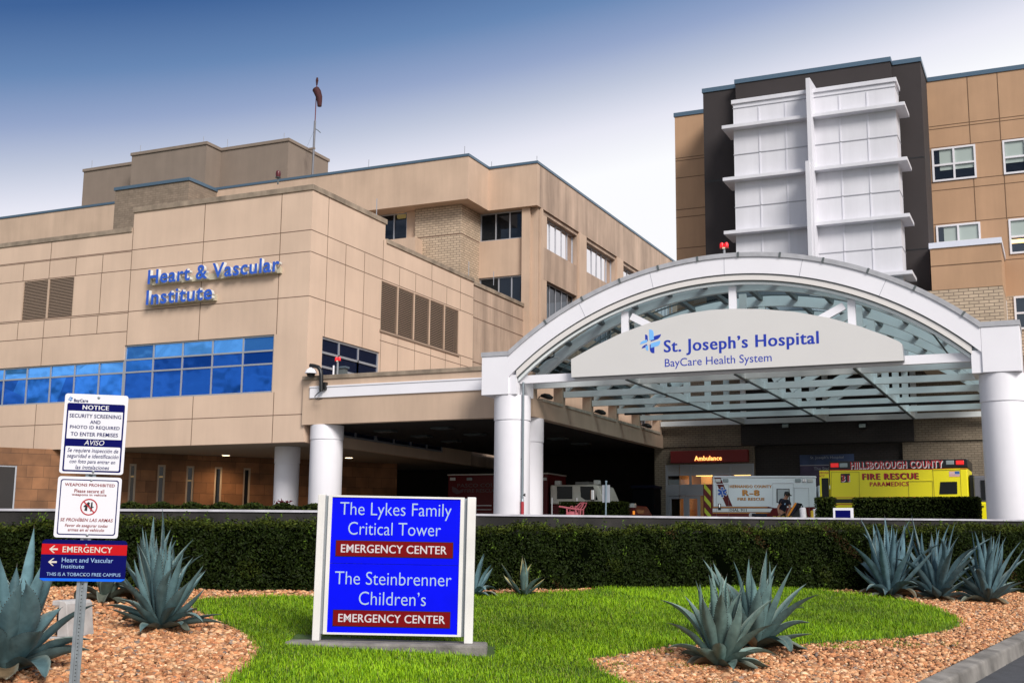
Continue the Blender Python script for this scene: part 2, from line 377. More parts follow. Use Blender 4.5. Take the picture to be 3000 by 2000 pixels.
# ================================================================== ground, road, plateau
PLAT = 1.85
WALLX = [-900, -400, 0, 350, 640, 931, 1394, 1750, 2000, 2400, 2950, 3400, 3900]
WALLY = [1487, 1487.5, 1489, 1490, 1491.5, 1494, 1504, 1508.5, 1511.5, 1515.5, 1520.5, 1524, 1528]
WALLW = [17.8, 18.0, 18.3, 18.8, 19.2, 19.8, 21.1, 22.3, 23.1, 24.3, 26.0, 27.4, 29.0]
HTOP = [1526, 1524, 1521, 1512, 1511, 1515, 1534, 1533, 1532, 1530, 1532, 1534, 1536]
WP = [aW(x, y, w) for x, y, w in zip(WALLX, WALLY, WALLW)]
def uw(p): return p.dot(FH), p.dot(RH)
M_gravel = mat('gravel_soil', (0.10, 0.05, 0.026), 0.95, var=0.5, scale=9, bump=0.6, bscale=30)
M_asph = mat('asphalt', (0.052, 0.055, 0.065), 0.85, var=0.25, scale=5, bump=0.5, bscale=120)
M_conc = mat('kerb_concrete', (0.20, 0.185, 0.17), 0.9, var=0.5, scale=3, bump=0.3, bscale=60)
M_wall = mat('stained_concrete', (0.025, 0.022, 0.021), 0.9, var=0.55, scale=2.2, streak=0.5, bump=0.3)
M_pave = mat('drive_concrete', (0.16, 0.155, 0.15), 0.9, var=0.2, scale=1)
mb = MB(); mb.face([(-900, -900, -0.75), (900, -900, -0.75), (900, 900, -0.75), (-900, 900, -0.75)], mat('far_ground', (0.09, 0.10, 0.06), 0.95, var=0.3, scale=0.1))
struct(mb.build('ground'))
def u_kerb(w): return 4.79+(w-14.48)*0.665 if w > 6 else 4.79+(6-14.48)*0.665
# gravel bed as rows from far left to the kerb, closed off under the wall
ws = [7+0.5*i for i in range(46)]
V = []; Fc = []; nU = 24
for w in ws:
    for k in range(nU):
        u = -15+(u_kerb(w)-0.05+15)*k/(nU-1); V.append(tuple(wu(w, u)))
for i in range(len(ws)-1):
    for k in range(nU-1):
        a = i*nU+k; Fc.append((a, a+1, a+nU+1, a+nU))
# keep only the part in front of the wall's middle line
def wall_w(u):
    pts = [uw(p) for p in WP]
    for (w0, u0), (w1, u1) in zip(pts, pts[1:]):
        if u0 <= u <= u1: return w0+(w1-w0)*(u-u0)/(u1-u0)
    return pts[0][0] if u < pts[0][1] else pts[-1][0]
Fc2 = [f for f in Fc if min(Vector(V[j]).dot(FH)-wall_w(Vector(V[j]).dot(RH)) for j in f) < 0.1]
struct(np_mesh('gravel_bed', V, Fc2, M_gravel))
kw = [7+1.0*i for i in range(19)]
V = []; Fc = []
for w in kw: V += [tuple(wu(w, u_kerb(w)+0.2, -0.15)), tuple(wu(w, u_kerb(w)+6, -0.17)), tuple(wu(w, u_kerb(w)+14, -0.2))]
for i in range(len(kw)-1):
    for k in range(2): a = i*3+k; Fc.append((a, a+1, a+4, a+3))
struct(np_mesh('road', V, Fc, M_asph))
mb = MB()
for i in range(len(kw)-1):      # kerb laid in stones with open joints
    w0, w1 = kw[i]+0.012, kw[i+1]-0.012
    n = Vector((0, 0, 0)); c = []
    for w in (w0, w1):
        for du, dz in ((-0.02, -0.25), (0.30, -0.25), (0.25, 0.035), (0.0, 0.05)): c.append(wu(w, u_kerb(w)+du, dz))
    mb.hexa(c, M_conc)
struct(mb.build('kerb', bevel=0.025))
V = []; Fc = []     # plateau behind the wall
back = [(-95, 130), (-70, 130), (-55, 130), (-45, 130), (-38, 130), (-30, 130), (-22, 130), (-15, 130), (-8, 130), (0, 130), (15, 130), (30, 130), (50, 130)]
for p, b in zip(WP, back):
    q = p+FH*0.12; V.append((q.x, q.y, PLAT-0.02)); V.append((b[0], b[1], PLAT))
for i in range(len(WP)-1): a = 2*i; Fc.append((a, a+2, a+3, a+1))
struct(np_mesh('driveway', V, Fc, M_pave))
# retaining wall with a thin pale cap
mb = MB(); cp = MB()
for i in range(len(WP)-1):
    p, q = WP[i], WP[i+1]
    c = []
    for pt in (p, q):
        for dw, z in ((0, gz(*uw(pt))-0.3), (0.3, gz(*uw(pt))-0.3), (0.3, pt.z-0.035), (0, pt.z-0.035)):
            r = pt+FH*dw; c.append((r.x, r.y, z))
    mb.hexa(c, M_wall)
    c = []
    for pt in (p, q):
        for dw, z in ((-0.03, pt.z-0.035), (0.33, pt.z-0.035), (0.33, pt.z), (-0.03, pt.z)):
            r = pt+FH*dw; c.append((r.x, r.y, z))
    cp.hexa(c, mat('pale_cap', (0.46, 0.45, 0.50), 0.7, var=0.25, scale=3))
rw = mb.build('retaining_wall'); tag(rw, 'low curved dark stained concrete retaining wall with thin pale cap behind the long hedge', 'wall')
cp.build('wall_cap', rw)
# ================================================================== heart building (low tan panel wing on the left)
D = 44.0; XH = -29.7; ZT = 17.15; ZL = 16.2; ZS = 5.74
hb = empty('panel_building', (XH-9, D, PLAT), 'tan panel clad low wing with blue ribbon windows and louvres left of the canopy', 'building')
inv = Matrix.Translation(-hb.location)
def own(o): o.matrix_parent_inverse = inv; return o
fr = front(D); fs = side(XH)
xs_l = -56.0
HX = {}
def X_(px, py, Y=D): return aY(px, py, Y).x
def Z_(px, py, Y=D): return aY(px, py, Y).z
xa = -39.8                                       # step of the parapet
WX0, WX1 = -39.9, -31.45; W1 = (7.95, 10.53); W2T = 9.83
LV = (X_(65, 880), X_(215, 880)); LVZ = (Z_(140, 932), Z_(140, 819))
def void_f(u, z):
    if u < xa and z > ZL: return True
    if WX0 < u < WX1 and W1[0] < z < W1[1]: return True
    if u < WX0 and W1[0] < z < W2T: return True
    if LV[0] < u < LV[1] and LVZ[0] < z < LVZ[1]: return True
    return False
mb = MB()
wall(mb, fr, [xs_l, LV[0], LV[1], xa, WX0-0.001, WX1, XH], [ZS, W1[0], W2T, W1[1], LVZ[0], LVZ[1], ZL, ZT], void_f, 0.35, M_tan)
# right flank
YE = 60.29; YST = 50.4; LR = (50.14, 58.54); LRZ = (11.65, 14.05); WR = (45.18, 50.16); WRZ = (6.2, 10.53); WR2 = 9.24
def void_s(u, z):
    if u > YST and z > ZL: return True
    if LR[0] < u < LR[1] and LRZ[0] < z < LRZ[1]: return True
    if WR[0] < u < WR[1] and WRZ[0] < z < WRZ[1]: return True
    if WR[1] < u < 57 and WRZ[0] < z < WR2: return True
    return False
wall(mb, fs, [D+.351, WR[0], WR[1], LR[0], YST, 57, LR[1], YE], [ZS, WRZ[0], WR2, WRZ[1], LRZ[0], LRZ[1], ZL, ZT], void_s, 0.35, M_tan)
# stained second stretch, set back a touch
wall(mb, side(XH-0.15), [YE, 67.6], [ZS, ZL-0.1], lambda u, z: False, 0.3, M_stain)
mb.face([(XH, YE, ZS), (XH-0.15, YE, ZS), (XH-0.15, YE, ZL), (XH, YE, ZL)], M_tan)
# roof, soffit
mb.face([(xs_l, D+.2, ZL-0.5), (XH-.2, D+.2, ZL-0.5), (XH-.2, 67, ZL-0.5), (xs_l, 67, ZL-0.5)], M_cope)
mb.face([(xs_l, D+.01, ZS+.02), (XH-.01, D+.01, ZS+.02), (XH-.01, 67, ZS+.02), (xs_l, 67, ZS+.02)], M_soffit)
mb.face([(xa, D+.3, ZL-.5), (xa, D+.3, ZT), (xa, YST, ZT), (xa, YST, ZL-.5)], M_tan)
# joints on the front
for z0, ua, ub in ((Z_(384, 733), xs_l, XH), (Z_(380, 792), xa+.0, XH), (Z_(370, 913.4), xa, XH), (Z_(300, 1237), xs_l, XH), (Z_(0, 780), xs_l, xa), (Z_(0, 831), xs_l, xa), (Z_(0, 945), xs_l, xa), (Z_(0, 949), xs_l, xa), (Z_(0, 1000), xs_l, xa)):
    joint(mb, fr, ua, z0, ub, z0)
zA, zB, zC, zJ = Z_(384, 733), Z_(380, 792), Z_(370, 913.4), Z_(300, 1237)
x1, x2 = X_(597, 700), X_(822, 690)
joint(mb, fr, x1, zC, x1, ZT-.15); joint(mb, fr, x1, W1[1], x1, zC); joint(mb, fr, x2, ZS, x2, W1[0]); joint(mb, fr, x2, zC, x2, ZT-.15); joint(mb, fr, x2, W1[1], x2, zC)
joint(mb, fr, xa, W1[1], xa, ZL)
for px, py, za, zb in ((150, 740, Z_(0, 780), ZL-.1), (70, 790, Z_(0, 831), Z_(0, 780)), (146, 780, Z_(0, 831), Z_(0, 780)), (223, 775, Z_(0, 831), Z_(0, 780)), (301, 770, Z_(0, 831), Z_(0, 780)),
                       (295, 850, Z_(0, 945), Z_(0, 831)), (52, 970, Z_(0, 1000), Z_(0, 949)), (128, 965, Z_(0, 1000), Z_(0, 949)), (206, 960, Z_(0, 1000), Z_(0, 949)), (285, 955, Z_(0, 1000), Z_(0, 949)), (123, 1030, W2T, Z_(0, 1000)),
                       (103, 1240, ZS, W1[0]), (562, 1250, ZS, W1[0])):
    x = X_(px, py); joint(mb, fr, x, za, x, zb)
# joints on the flank
def Ys(px, py): return aX(px, py, XH).y
for z0, ya, yb in ((zA, D, YE), (zB, D, YE), (zC, D, LR[0]), (aX(1115, 997, XH).z, LR[0], YE), (LRZ[0]-.02, LR[1], YE)): joint(mb, fs, ya, z0, yb, z0)
for px, py, za, zb in ((960, 700, W1[1], ZT-.15), (1014, 720, W1[1], zA), (1068, 760, W1[1], zA), (1123, 730, zB, ZL-.1), (1170, 830, zB, zA), (1217, 850, zB, zA), (1265, 880, zB, zA), (1265, 800, zA, ZL-.1), (1308, 900, zB, zA), (1349, 850, LRZ[1], ZL-.1),
                       (1349, 1050, LRZ[0]-.9, LRZ[0]), (1115, 1010, LRZ[0]-2.4, LRZ[0]), (1166, 985, LRZ[0]-2.4, LRZ[0]), (1215, 1000, LRZ[0]-2.4, LRZ[0]), (1262, 1010, LRZ[0]-2.4, LRZ[0]), (1305, 1020, LRZ[0]-2.4, LRZ[0])):
    y = Ys(px, py); joint(mb, fs, y, za, y, zb)
fs2 = side(XH-0.15)
for z0 in (zA-.05, zB-.05, LRZ[0]-.1, LRZ[0]-1.9): joint(mb, fs2, YE, z0, 67.6, z0, 0.06)
w = own(mb.build('wall', hb))
mb = MB()
def coping(x0, x1, y0, y1, z, h=.22): mb.box(x0, x1, y0, y1, z-h, z+.03, M_cope)
coping(xa-.05, XH+.05, D-.06, D+.4, ZT); coping(xs_l, xa-.06, D-.05, D+.4, ZL, .2)
coping(XH-.4, XH+.06, D+.41, YST+.1, ZT); coping(XH-.4, XH+.06, YST+.12, YE, ZL, .2); coping(XH-.5, XH-.08, YE+.01, 67.6, ZL-.08, .2)
own(mb.build('coping', hb, bevel=.015))
uc = [WX0+(WX1-WX0)*k/5 for k in range(1, 5)]
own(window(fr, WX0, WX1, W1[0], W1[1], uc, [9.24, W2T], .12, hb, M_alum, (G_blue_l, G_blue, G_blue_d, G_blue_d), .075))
uL = [WX0-1.52*k for k in range(1, 8)]
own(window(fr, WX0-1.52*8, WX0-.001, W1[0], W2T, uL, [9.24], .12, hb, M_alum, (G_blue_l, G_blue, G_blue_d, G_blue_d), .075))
own(window(fs, WR[0], WR[1], WRZ[0], WRZ[1], [aX(997, 1020, XH).y, aX(1053, 1040, XH).y], [9.83, WR2-.05, 7.4], .12, hb, M_alum, G_navy, .10))
own(window(fs, WR[1], 57, WRZ[0], WR2, [51.9, 53.6, 55.3], [7.4], .12, hb, M_alum, G_navy, .10))
def louvre(fr, u0, u1, z0, z1, n):
    mb = MB()
    mb.face([fr(u0, z0, .3), fr(u1, z0, .3), fr(u1, z1, .3), fr(u0, z1, .3)], M_dark)
    for k in range(n+1):
        u = u0+(u1-u0)*k/n; a, b = max(u0, u-.05), min(u1, u+.05)
        mb.hexa([fr(a, z0, .0), fr(b, z0, .0), fr(b, z0, .12), fr(a, z0, .12), fr(a, z1, .0), fr(b, z1, .0), fr(b, z1, .12), fr(a, z1, .12)], M_tan2)
    nb = 26
    for k in range(nb):
        za = z0+(z1-z0)*k/nb
        mb.hexa([fr(u0, za, .02), fr(u1, za, .02), fr(u1, za+.05, .16), fr(u0, za+.05, .16), fr(u0, za+.035, .02), fr(u1, za+.035, .02), fr(u1, za+.085, .16), fr(u0, za+.085, .16)], M_louvre)
    return mb
own(louvre(fr, LV[0], LV[1], LVZ[0], LVZ[1], 2).build('louvre', hb)); own(louvre(fs, LR[0], LR[1], LRZ[0], LRZ[1], 5).build('louvre', hb))
mb = MB(); mb.box(XH-.02, XH+.06, LR[0]-.05, LR[1]+.05, LRZ[0]-.12, LRZ[0], M_louvre); own(mb.build('louvre_sill', hb))
# ground floor recess: stone wall running away to the right with slit windows
A = aZ(367, 1325, 5.74); B = aZ(798, 1343, 5.74); dr = (B-A); dr.z = 0; Lw = dr.length; dr.normalize()
nrm = Vector((dr.y, -dr.x, 0))                   # towards the camera
P0 = A-dr*9
def fstone(u, z, d=0.0): q = P0+dr*u-nrm*d; return (q.x, q.y, z)
def ustone(px, py):                              # where a sight line meets the stone plane
    r = ray(px, py); t = (P0-O).dot(nrm)/r.dot(nrm); q = O+r*t; return (q-P0).dot(dr), q.z
slits = [(374, 401, 1356), (457, 486, 1360), (541, 570, 1364), (624, 652, 1369), (708, 735, 1372)]
su = []
for a, b, t in slits:
    u0, z1 = ustone(a+6, t); u1, _ = ustone(b, t); su.append((u0, u1, z1))
ut = [0, Lw+16]; 
dws = (ustone(10, 1370)[0]-1.6, ustone(50, 1370)[0], ustone(50, 1363)[1])
for a, b, _ in su+[dws]: ut += [a, b]
zt = su[2][2]
def void_st(u, z): return any(a < u < b and 2.3 < z < zt for a, b, _ in su) or (dws[0] < u < dws[1] and z < dws[2])
mb = MB(); wall(mb, fstone, ut, [PLAT-.05, 2.3, dws[2], zt, ZS+.01], void_st, .25, M_stone)
own(mb.build('stone_wall', hb))
for a, b, _ in su: own(window(fstone, a, b, 2.3, zt, [], [], .1, hb, mat('slit_frame', (.42, .33, .25), .6), G_slit, .09))
own(window(fstone, dws[0], dws[1], PLAT, dws[2], [(dws[0]+dws[1])/2], [], .1, hb, M_alum, G_slit, .07, 'entrance_door'))
for (px, py, dz) in ((388, 1395, .04), (466, 1396, .03), (552, 1407, .03)):
    r = ray(px, py); q = O+r*((P0-O-nrm*.5).dot(nrm)/r.dot(nrm)); mb = MB(); mb.box(q.x-.3, q.x+.3, q.y-.1, q.y+.1, q.z-.03, q.z+.03, M_lampw); own(mb.build('indoor_light', hb))
def column(name, cx, cy, r, z1, cap, label, grp):
    o = empty(name, (cx, cy, PLAT), label, 'column', grp)
    a = MB(); a.lathe([(r*.985, 0), (r, .02), (r, z1-cap-PLAT-.06), (r*.985, z1-cap-PLAT-.05), (r*.985, z1-cap-PLAT)], 0, 0, M_col); s = a.build('shaft', o, True)
    b = MB(); b.lathe([(r*1.03, z1-cap-PLAT), (r*1.03, z1-PLAT-.01), (r*.97, z1-PLAT)], 0, 0, M_col); b.build('capital', o, True)
    return o
column('round_column', aY(828, 1310, 46).x, 46.4, .56, ZS+.02, .75, 'slimmer white round column under the tan overhang beside the slit windows', 'white round columns')
def ceil_lamp(px, py, z, label):
    q = aZ(px, py, z); o = empty('ceiling_light', q, label, 'ceiling light', 'round lamps in the entrance ceilings')
    a = MB(); a.lathe([(.20, -.03), (.23, -.03), (.23, .02), (.2, .02)], 0, 0, M_white, 20); a.build('trim_ring', o)
    a = MB(); a.lathe([(.19, -.035), (.19, -.01)], 0, 0, M_lamp, 20); b = a.build('diffuser', o)
    l = bpy.data.lights.new('lamp', 'SPOT'); l.energy = 260; l.color = (1, .66, .36); l.spot_size = R_(150); l.spot_blend = .8; l.shadow_soft_size = .2
    lo = bpy.data.objects.new('lamp', l); COL.objects.link(lo); lo.location = q+Vector((0, 0, -.08))
ceil_lamp(662, 1332, ZS, 'lit round lamp in the ceiling above the slit windows left of the columns')
ceil_lamp(1022, 1339, ZS, 'lit round lamp in the dark ceiling right of the big left column')
# wall letters
def letters(lines, label):
    o = empty('wall_lettering', aY(430, 880, D-.35), label, 'sign')
    iv = Matrix.Translation(-o.location)
    Mb = mat('letter_blue', (0.035, 0.11, 0.52), .5, spec=.2); Mw = mat('letter_return', (0.62, 0.62, 0.60), .5)
    for s, a, b, c, d, base, by in lines:
        p = aY(a, c, D-.34); q = aY(*d, D-.34); q.x = aY(b, d[1], D-.34).x
        t = text('letters', s, p.x, q.x, p.z, q.z, Mb, o, D-.16, .18, .022, 0, Mw, 4); t.matrix_parent_inverse = iv
        e = aY(base, by, D-.16); mbb = MB(); mbb.box(p.x+.05, e.x, D-.16, D-.002, p.z-.02, p.z+.26, mat('raceway', (0.5, 0.44, 0.33), .6)); r = mbb.build('raceway', o); r.matrix_parent_inverse = iv
letters([('Heart & Vascular', 432, 820, 833, (763.5, 756.5), 821, 795), ('Institute', 427, 622.5, 894, (519.6, 842), 631, 870)], 'blue raised letters Heart & Vascular Institute on the tan panel wall')
# ================================================================== porte cochere (flat tan canopy)
XP = -18.93; ZPT = 8.38; ZPB = 6.46; YB = 61.08
pc = empty('porte_cochere', ((XH+XP)/2, D, PLAT), 'flat tan entrance canopy with a white band between the panel wing and the arch', 'canopy')
inv = Matrix.Translation(-pc.location)
xl = XH-.05; yf = D-.12
mb = MB()
mb.box(xl, XP, yf, yf+.4, ZPB, ZPT, M_tan2)
# right flank: solid lower beam, niches between stub posts, top beam
mb.box(XP-.4, XP, yf+.401, YB, ZPB, 7.15, M_tan2)
tieY = [42.4, 43.8, 47.13, 50.5, 53.87, 57.25, 60.6]
ys = [43.8, 47.13, 50.5, 53.87, 57.25, 60.6]
for y in ys: mb.box(XP-.4, XP, y-.16+(.6 if y < 44 else 0), y+.16+(.3 if y < 44 else 0), 7.151, 8.0, M_tan2)
mb.box(XP-.4, XP, yf+.401, YB, 8.001, 8.6, M_tan2)
mb.box(XP-1.6, XP-1.4, yf+.5, YB, 7.16, 8.3, M_tan2)
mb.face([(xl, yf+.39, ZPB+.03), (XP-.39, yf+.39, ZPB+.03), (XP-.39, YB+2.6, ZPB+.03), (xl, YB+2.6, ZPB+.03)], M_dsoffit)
mb.face([(xl, yf+.3, ZPT-.3), (XP-1.5, yf+.3, ZPT-.3), (XP-1.5, YB, ZPT-.3), (xl, YB, ZPT-.3)], M_cope)
mb.box(XP-1.4, XP-.401, yf+.5, YB, 7.0, 7.14, M_tan2)
own(mb.build('beam', pc))
mb = MB(); mb.box(xl-.03, -20.3, yf-.05, yf+.45, ZPT+.001, ZPT+.18, M_cope); own(mb.build('coping', pc, bevel=.012))
mb = MB(); p = aY(909, 1166, yf); mb.box(p.x, -20.32, yf-.06, yf-.001, p.z, p.z+.50, M_white); mb.box(p.x, -20.32, yf-.09, yf-.06, p.z+.44, p.z+.5, M_white); own(mb.build('white_band', pc))
for i in range(len(ys)-1):
    mb = MB(); mb.box(XP-.3, XP+.05, ys[i]+(.95 if i == 0 else .2), ys[i+1]-.2, 7.151, 7.26, mat('pale_ledge', (.55, .47, .38), .8, var=.3)); own(mb.build('ledge', pc))
# back wall and side of the covered drive
mb = MB(); mb.face([(-46, YB+2.5, PLAT), (XP, YB+2.5, PLAT), (XP, YB+2.5, ZPB+.2), (-46, YB+2.5, ZPB+.2)], mat('shade_brown_back_wall', (.010, .005, .003), .9, var=.3))  # brown taken nearly to black, painting the deep shade of the drive
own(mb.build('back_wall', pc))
bd = MB()
q = aY(850+0, 1420, 60)
for px in (1010, 1050):
    a = aY(px-18, 1400, YB+2.4); bd.box(a.x, a.x+.65, YB+2.42, YB+2.48, PLAT, a.z, M_black)
own(bd.build('glass_door', pc))
column('round_column', aY(922, 1290, D).x+.25, D+.55, .70, ZPB, .62, 'thick white round column where the flat canopy meets the panel wing', 'white round columns')
c2 = aY(1588, 1240, D+.75); column('round_column', c2.x-.66, D+.75, .66, ZPB, .95, 'white round column standing right behind the left arch column', 'white round columns')
for k, (px, py) in enumerate(((1130, 1262), (1296, 1253), (1235, 1277), (1392, 1272), (1323, 1292), (1634, 1284), (1704, 1299))):
    q = aZ(px, py, ZPB); o = empty('recessed_light', q, ['unlit fixture nearest the big left column', 'unlit fixture in the front row, middle of the covered drive', 'unlit fixture in the second row, left of the arch column', 'unlit fixture nearest the left arch column', 'unlit fixture deepest in the row left of the arch column', 'unlit fixture just right of the double columns', 'unlit fixture deepest under the right edge'][k]+' of the dark canopy ceiling', 'ceiling light', 'unlit square fixtures in the dark canopy ceiling')
    a = MB(); a.box(-.45, .45, -.3, .3, -.05, .03, mat('fixture_grey', (.05, .06, .065), .5)); a.build('housing', o, bevel=.01)
    a = MB(); a.box(-.36, .36, -.22, .22, -.06, -.051, mat('fixture_lens', (.10, .115, .12), .3)); a.build('lens', o)
# flood lights in the niches
for k, (i, lab) in enumerate(((0, 'first niche behind the left arch column'), (2, 'third niche of the flat canopy flank'), (4, 'last niche of the flat canopy flank by the brick wall'))):
    y = ys[i]+(1.6 if i == 0 else 1.2); o = empty('floodlight', (XP-.1, y, 7.26), 'black floodlight lying in the '+lab, 'floodlight', 'black floodlights in the niches')
    a = MB(); a.tube([(-.2, 0, .2), (-.05, 0, .19), (.1, .08, .15), (.26, .14, .09)], [.06, .10, .12, .06], M_black, 10); a.build('housing', o, True)
    a = MB(); a.tube([(-.2, 0, .2), (-.25, -.1, .12), (-.2, -.3, .0)], .02, M_black, 6); a.build('cable', o)
# ================================================================== tall tan building behind
YF2 = 67.34; YF1 = 64.4; X2 = -28.86; ZFT = 24.95; ZFB = 22.25
tb = empty('tall_building', (-45, 66, PLAT), 'taller tan hospital block with deep stained fascia and brick pier behind the panel wing', 'building')
inv = Matrix.Translation(-tb.location)
xf = -32.2; xl1 = -100.0; DEEP = 108.0
mb = MB()
# fascia ring (front stepped) with soffit
mb.box(xl1, xf, YF1, YF1+.4, ZFB, ZFT, M_tan2)
mb.box(xf-.4, xf, YF1+.401, YF2, ZFB, ZFT, M_tan2)
mb.box(xf+.001, X2, YF2, YF2+.4, ZFB, ZFT, M_tan2)
mb.box(X2-.4, X2, YF2+.401, DEEP, ZFB, ZFT, M_stain)
mb.face([(xl1, YF1+.3, ZFB+.02), (xf-.3, YF1+.3, ZFB+.02), (xf-.3, YF2+3, ZFB+.02), (xl1, YF2+3, ZFB+.02)], M_tan2)
mb.face([(xf-.35, YF2+.2, ZFB+.03), (X2-.2, YF2+.2, ZFB+.03), (X2-.2, DEEP, ZFB+.03), (xf-.35, DEEP, ZFB+.03)], M_tan2)
mb.face([(xl1, YF1+.2, ZFT-.2), (xf-.2, YF1+.2, ZFT-.2), (xf-.2, DEEP, ZFT-.2), (xl1, DEEP, ZFT-.2)], M_cope)
own(mb.build('fascia', tb))
mb = MB()
mb.box(xl1, xf+.05, YF1-.05, YF1+.5, ZFT+.001, ZFT+.16, M_blue_cope); mb.box(xf-.5, xf+.05, YF1+.501, YF2-.06, ZFT+.001, ZFT+.16, M_blue_cope)
mb.box(xf-.5, X2+.05, YF2-.055, YF2+.5, ZFT+.001, ZFT+.16, M_blue_cope); mb.box(X2-.5, X2+.05, YF2+.501, DEEP, ZFT+.001, ZFT+.16, M_blue_cope)
own(mb.build('coping', tb))
XPI = -33.07; YPI = 65.31; YW = 67.87
# right flank with recessed window bays
mb = MB(); fs = side(X2-.12)
bays = [(68.4+7.65*k, 74.45+7.65*k) for k in range(5)]
rows = [(19.9, 22.0), (15.35, 17.85), (10.6, 13.1)]
us = [YF2+.55]+[v for b in bays for v in b]+[DEEP]; zs = [PLAT]+[v for r in rows for v in r]+[ZFB]
us = us[:1]+us[1:]
wall(mb, fs, us, zs, lambda u, z: any(a < u < b for a, b in bays) and any(c < z < d for c, d in rows), .5, M_stain)
for a, b in zip([YF2+.55]+[b for _, b in bays], [a for a, _ in bays]+[DEEP]):
    if b-a > .3: mb.box(X2-.119, X2+.02, a+.12, b-.12, PLAT, ZFB, M_tan2)
# front: main wall, spandrels, pilasters
fw_ = front(YW)
wl, wr = XPI, -29.55
wall(mb, fw_, [wl, -29.95], [PLAT, 15.0, aY(1440, 812, YW).z, aY(1405, 709, YW).z, aY(1440, 618, YW).z+.1, ZFB], lambda u, z: (aY(1405, 709, YW).z < z) or (15.0 < z < aY(1440, 812, YW).z), .25, M_tan2)
mb.box(-30.0, -29.45, YF2+.25, YW+1.5, PLAT, ZFB, M_tan2)
mb.box(-29.449, X2-.13, YF2+.5, YW+1.4, PLAT, ZFB, M_tan2)
mb.box(xl1, aY(1216, 640, YPI).x-.02, YPI+.35, YPI+.6, PLAT, 19.2, M_tan2)
xt = aY(1192, 640, YPI+.3).x; mb.box(xt, aY(1216, 640, YPI).x-.01, YPI+.3, YPI+.6, 19.201, ZFB, M_tan2)
q = aY(1217, 694, YPI-.9); mb.box(q.x-6, q.x, YPI-.9, YPI+.34, ZL-1, q.z, M_tan2)
own(mb.build('wall', tb))
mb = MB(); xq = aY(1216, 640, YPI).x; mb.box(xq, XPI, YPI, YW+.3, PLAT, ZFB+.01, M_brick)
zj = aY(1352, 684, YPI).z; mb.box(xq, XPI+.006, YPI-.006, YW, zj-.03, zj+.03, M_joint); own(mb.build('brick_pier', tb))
for k, r in enumerate(rows):
    for j, (a, b) in enumerate(bays):
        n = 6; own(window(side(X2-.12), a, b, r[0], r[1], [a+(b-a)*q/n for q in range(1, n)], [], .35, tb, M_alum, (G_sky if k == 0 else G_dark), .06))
z1 = aY(1405, 709, YW).z; own(window(fw_, wl, -30.0, z1, ZFB, [aY(1450, 660, YW).x, aY(1491, 660, YW).x], [], .2, tb, M_alum, G_dark, .08))
own(window(fw_, wl, -30.0, 15.0, aY(1440, 812, YW).z, [aY(1458, 850, YW).x, aY(1496, 850, YW).x], [], .2, tb, M_alum, G_dark, .08))
fw2 = front(YPI+.35); own(window(fw2, xt-6, xt, 19.2, ZFB, [aY(1153, 660, YPI+.35).x, aY(1153, 660, YPI+.35).x-2], [], .12, tb, M_alum, G_dark, .09))
for fn_, px, py, w_, h_ in ((YPI+.42, 1181, 629, .5, .16), ):
    q = aY(px, py, fn_); mb = MB(); mb.box(q.x-w_, q.x+.05, fn_+.1, fn_+.3, q.z-h_, q.z+h_, M_lampw); own(mb.build('indoor_light', tb))
# rooftop blocks
def roofblock(x0, x1, y0, y1, zt, label, name='rooftop_block', m=None, parts=None):
    o = empty(name, ((x0+x1)/2, y0, ZFT-.2), label, 'rooftop block'); iv = Matrix.Translation(-o.location)
    a = MB(); a.box(x0, x1, y0, y1, ZFT-.2 if name != 'stair_block' else ZL-.5, zt-.18, m or M_taupe); w = a.build('wall', o); w.matrix_parent_inverse = iv
    a = MB(); a.box(x0-.08, x1+.08, y0-.08, y1+.08, zt-.179, zt+.03, M_blue_cope if name == 'stair_block' else M_taupe); c = a.build('coping', o); c.matrix_parent_inverse = iv
    return o
roofblock(-54.0, -48.07, 68.0, 73.07, 29.3, 'right plain taupe rooftop block beside the windsock pole')
roofblock(-60.6, -53.86, 66.37, 74, 29.3, 'middle taupe rooftop block standing proud of its neighbours')
roofblock(-66.6, -60.61, 67.9, 74, 29.25, 'left taupe rooftop block at the far end of the roof')
roofblock(-57.4, -51.2, 61.5, 64.39, 24.98, 'low brown brick stair block with blue coping below the taupe rooftop blocks', 'stair_block', mat('brown_brick', (.26, .20, .15), .85, kind='brick', grout=(.19, .145, .11), bw=.42, bh=.15, var=.2))
# windsock
q = aY(918, 513, 69.5)
ws_ = empty('windsock_pole', (q.x, q.y, ZFT), 'tall slim pole with drooping red windsock on the roof', 'windsock'); px_ = lambda x, y: aY(x, y, 69.5)-ws_.location
a = MB(); a.tube([px_(915, 520), px_(923, 355)], .08, mat('pole_grey', (.17, .17, .19), .5, .3), 10); a.build('pole', ws_, True)
a = MB(); a.tube([px_(923, 357), px_(928, 250)], .035, mat('windsock_rod', (.12, .01, .015), .5), 8); a.build('rod', ws_)
Msock = mat('windsock_red', (.045, .005, .007), .8, var=.3)
a = MB(); a.tube([px_(925, 262), px_(930, 270), px_(935, 285), px_(936, 300), px_(936, 312)], [.26, .27, .23, .18, .15], Msock, 14); a.build('sock', ws_, True)
a = MB(); a.tube([px_(928, 250), px_(929, 236), px_(929.5, 228)], [.05, .1, .06], Msock, 8); a.build('beacon', ws_)
a = MB(); a.tube([px_(923, 377), px_(931, 382), px_(939, 389)], .03, M_purlin, 6); a.tube([px_(923, 376), px_(898, 433)], .008, M_purlin, 4); a.build('arm', ws_)
a = MB(); a.beam(px_(903, 437), px_(922, 435), .15, .12, M_taupe); a.build('bracket', ws_)
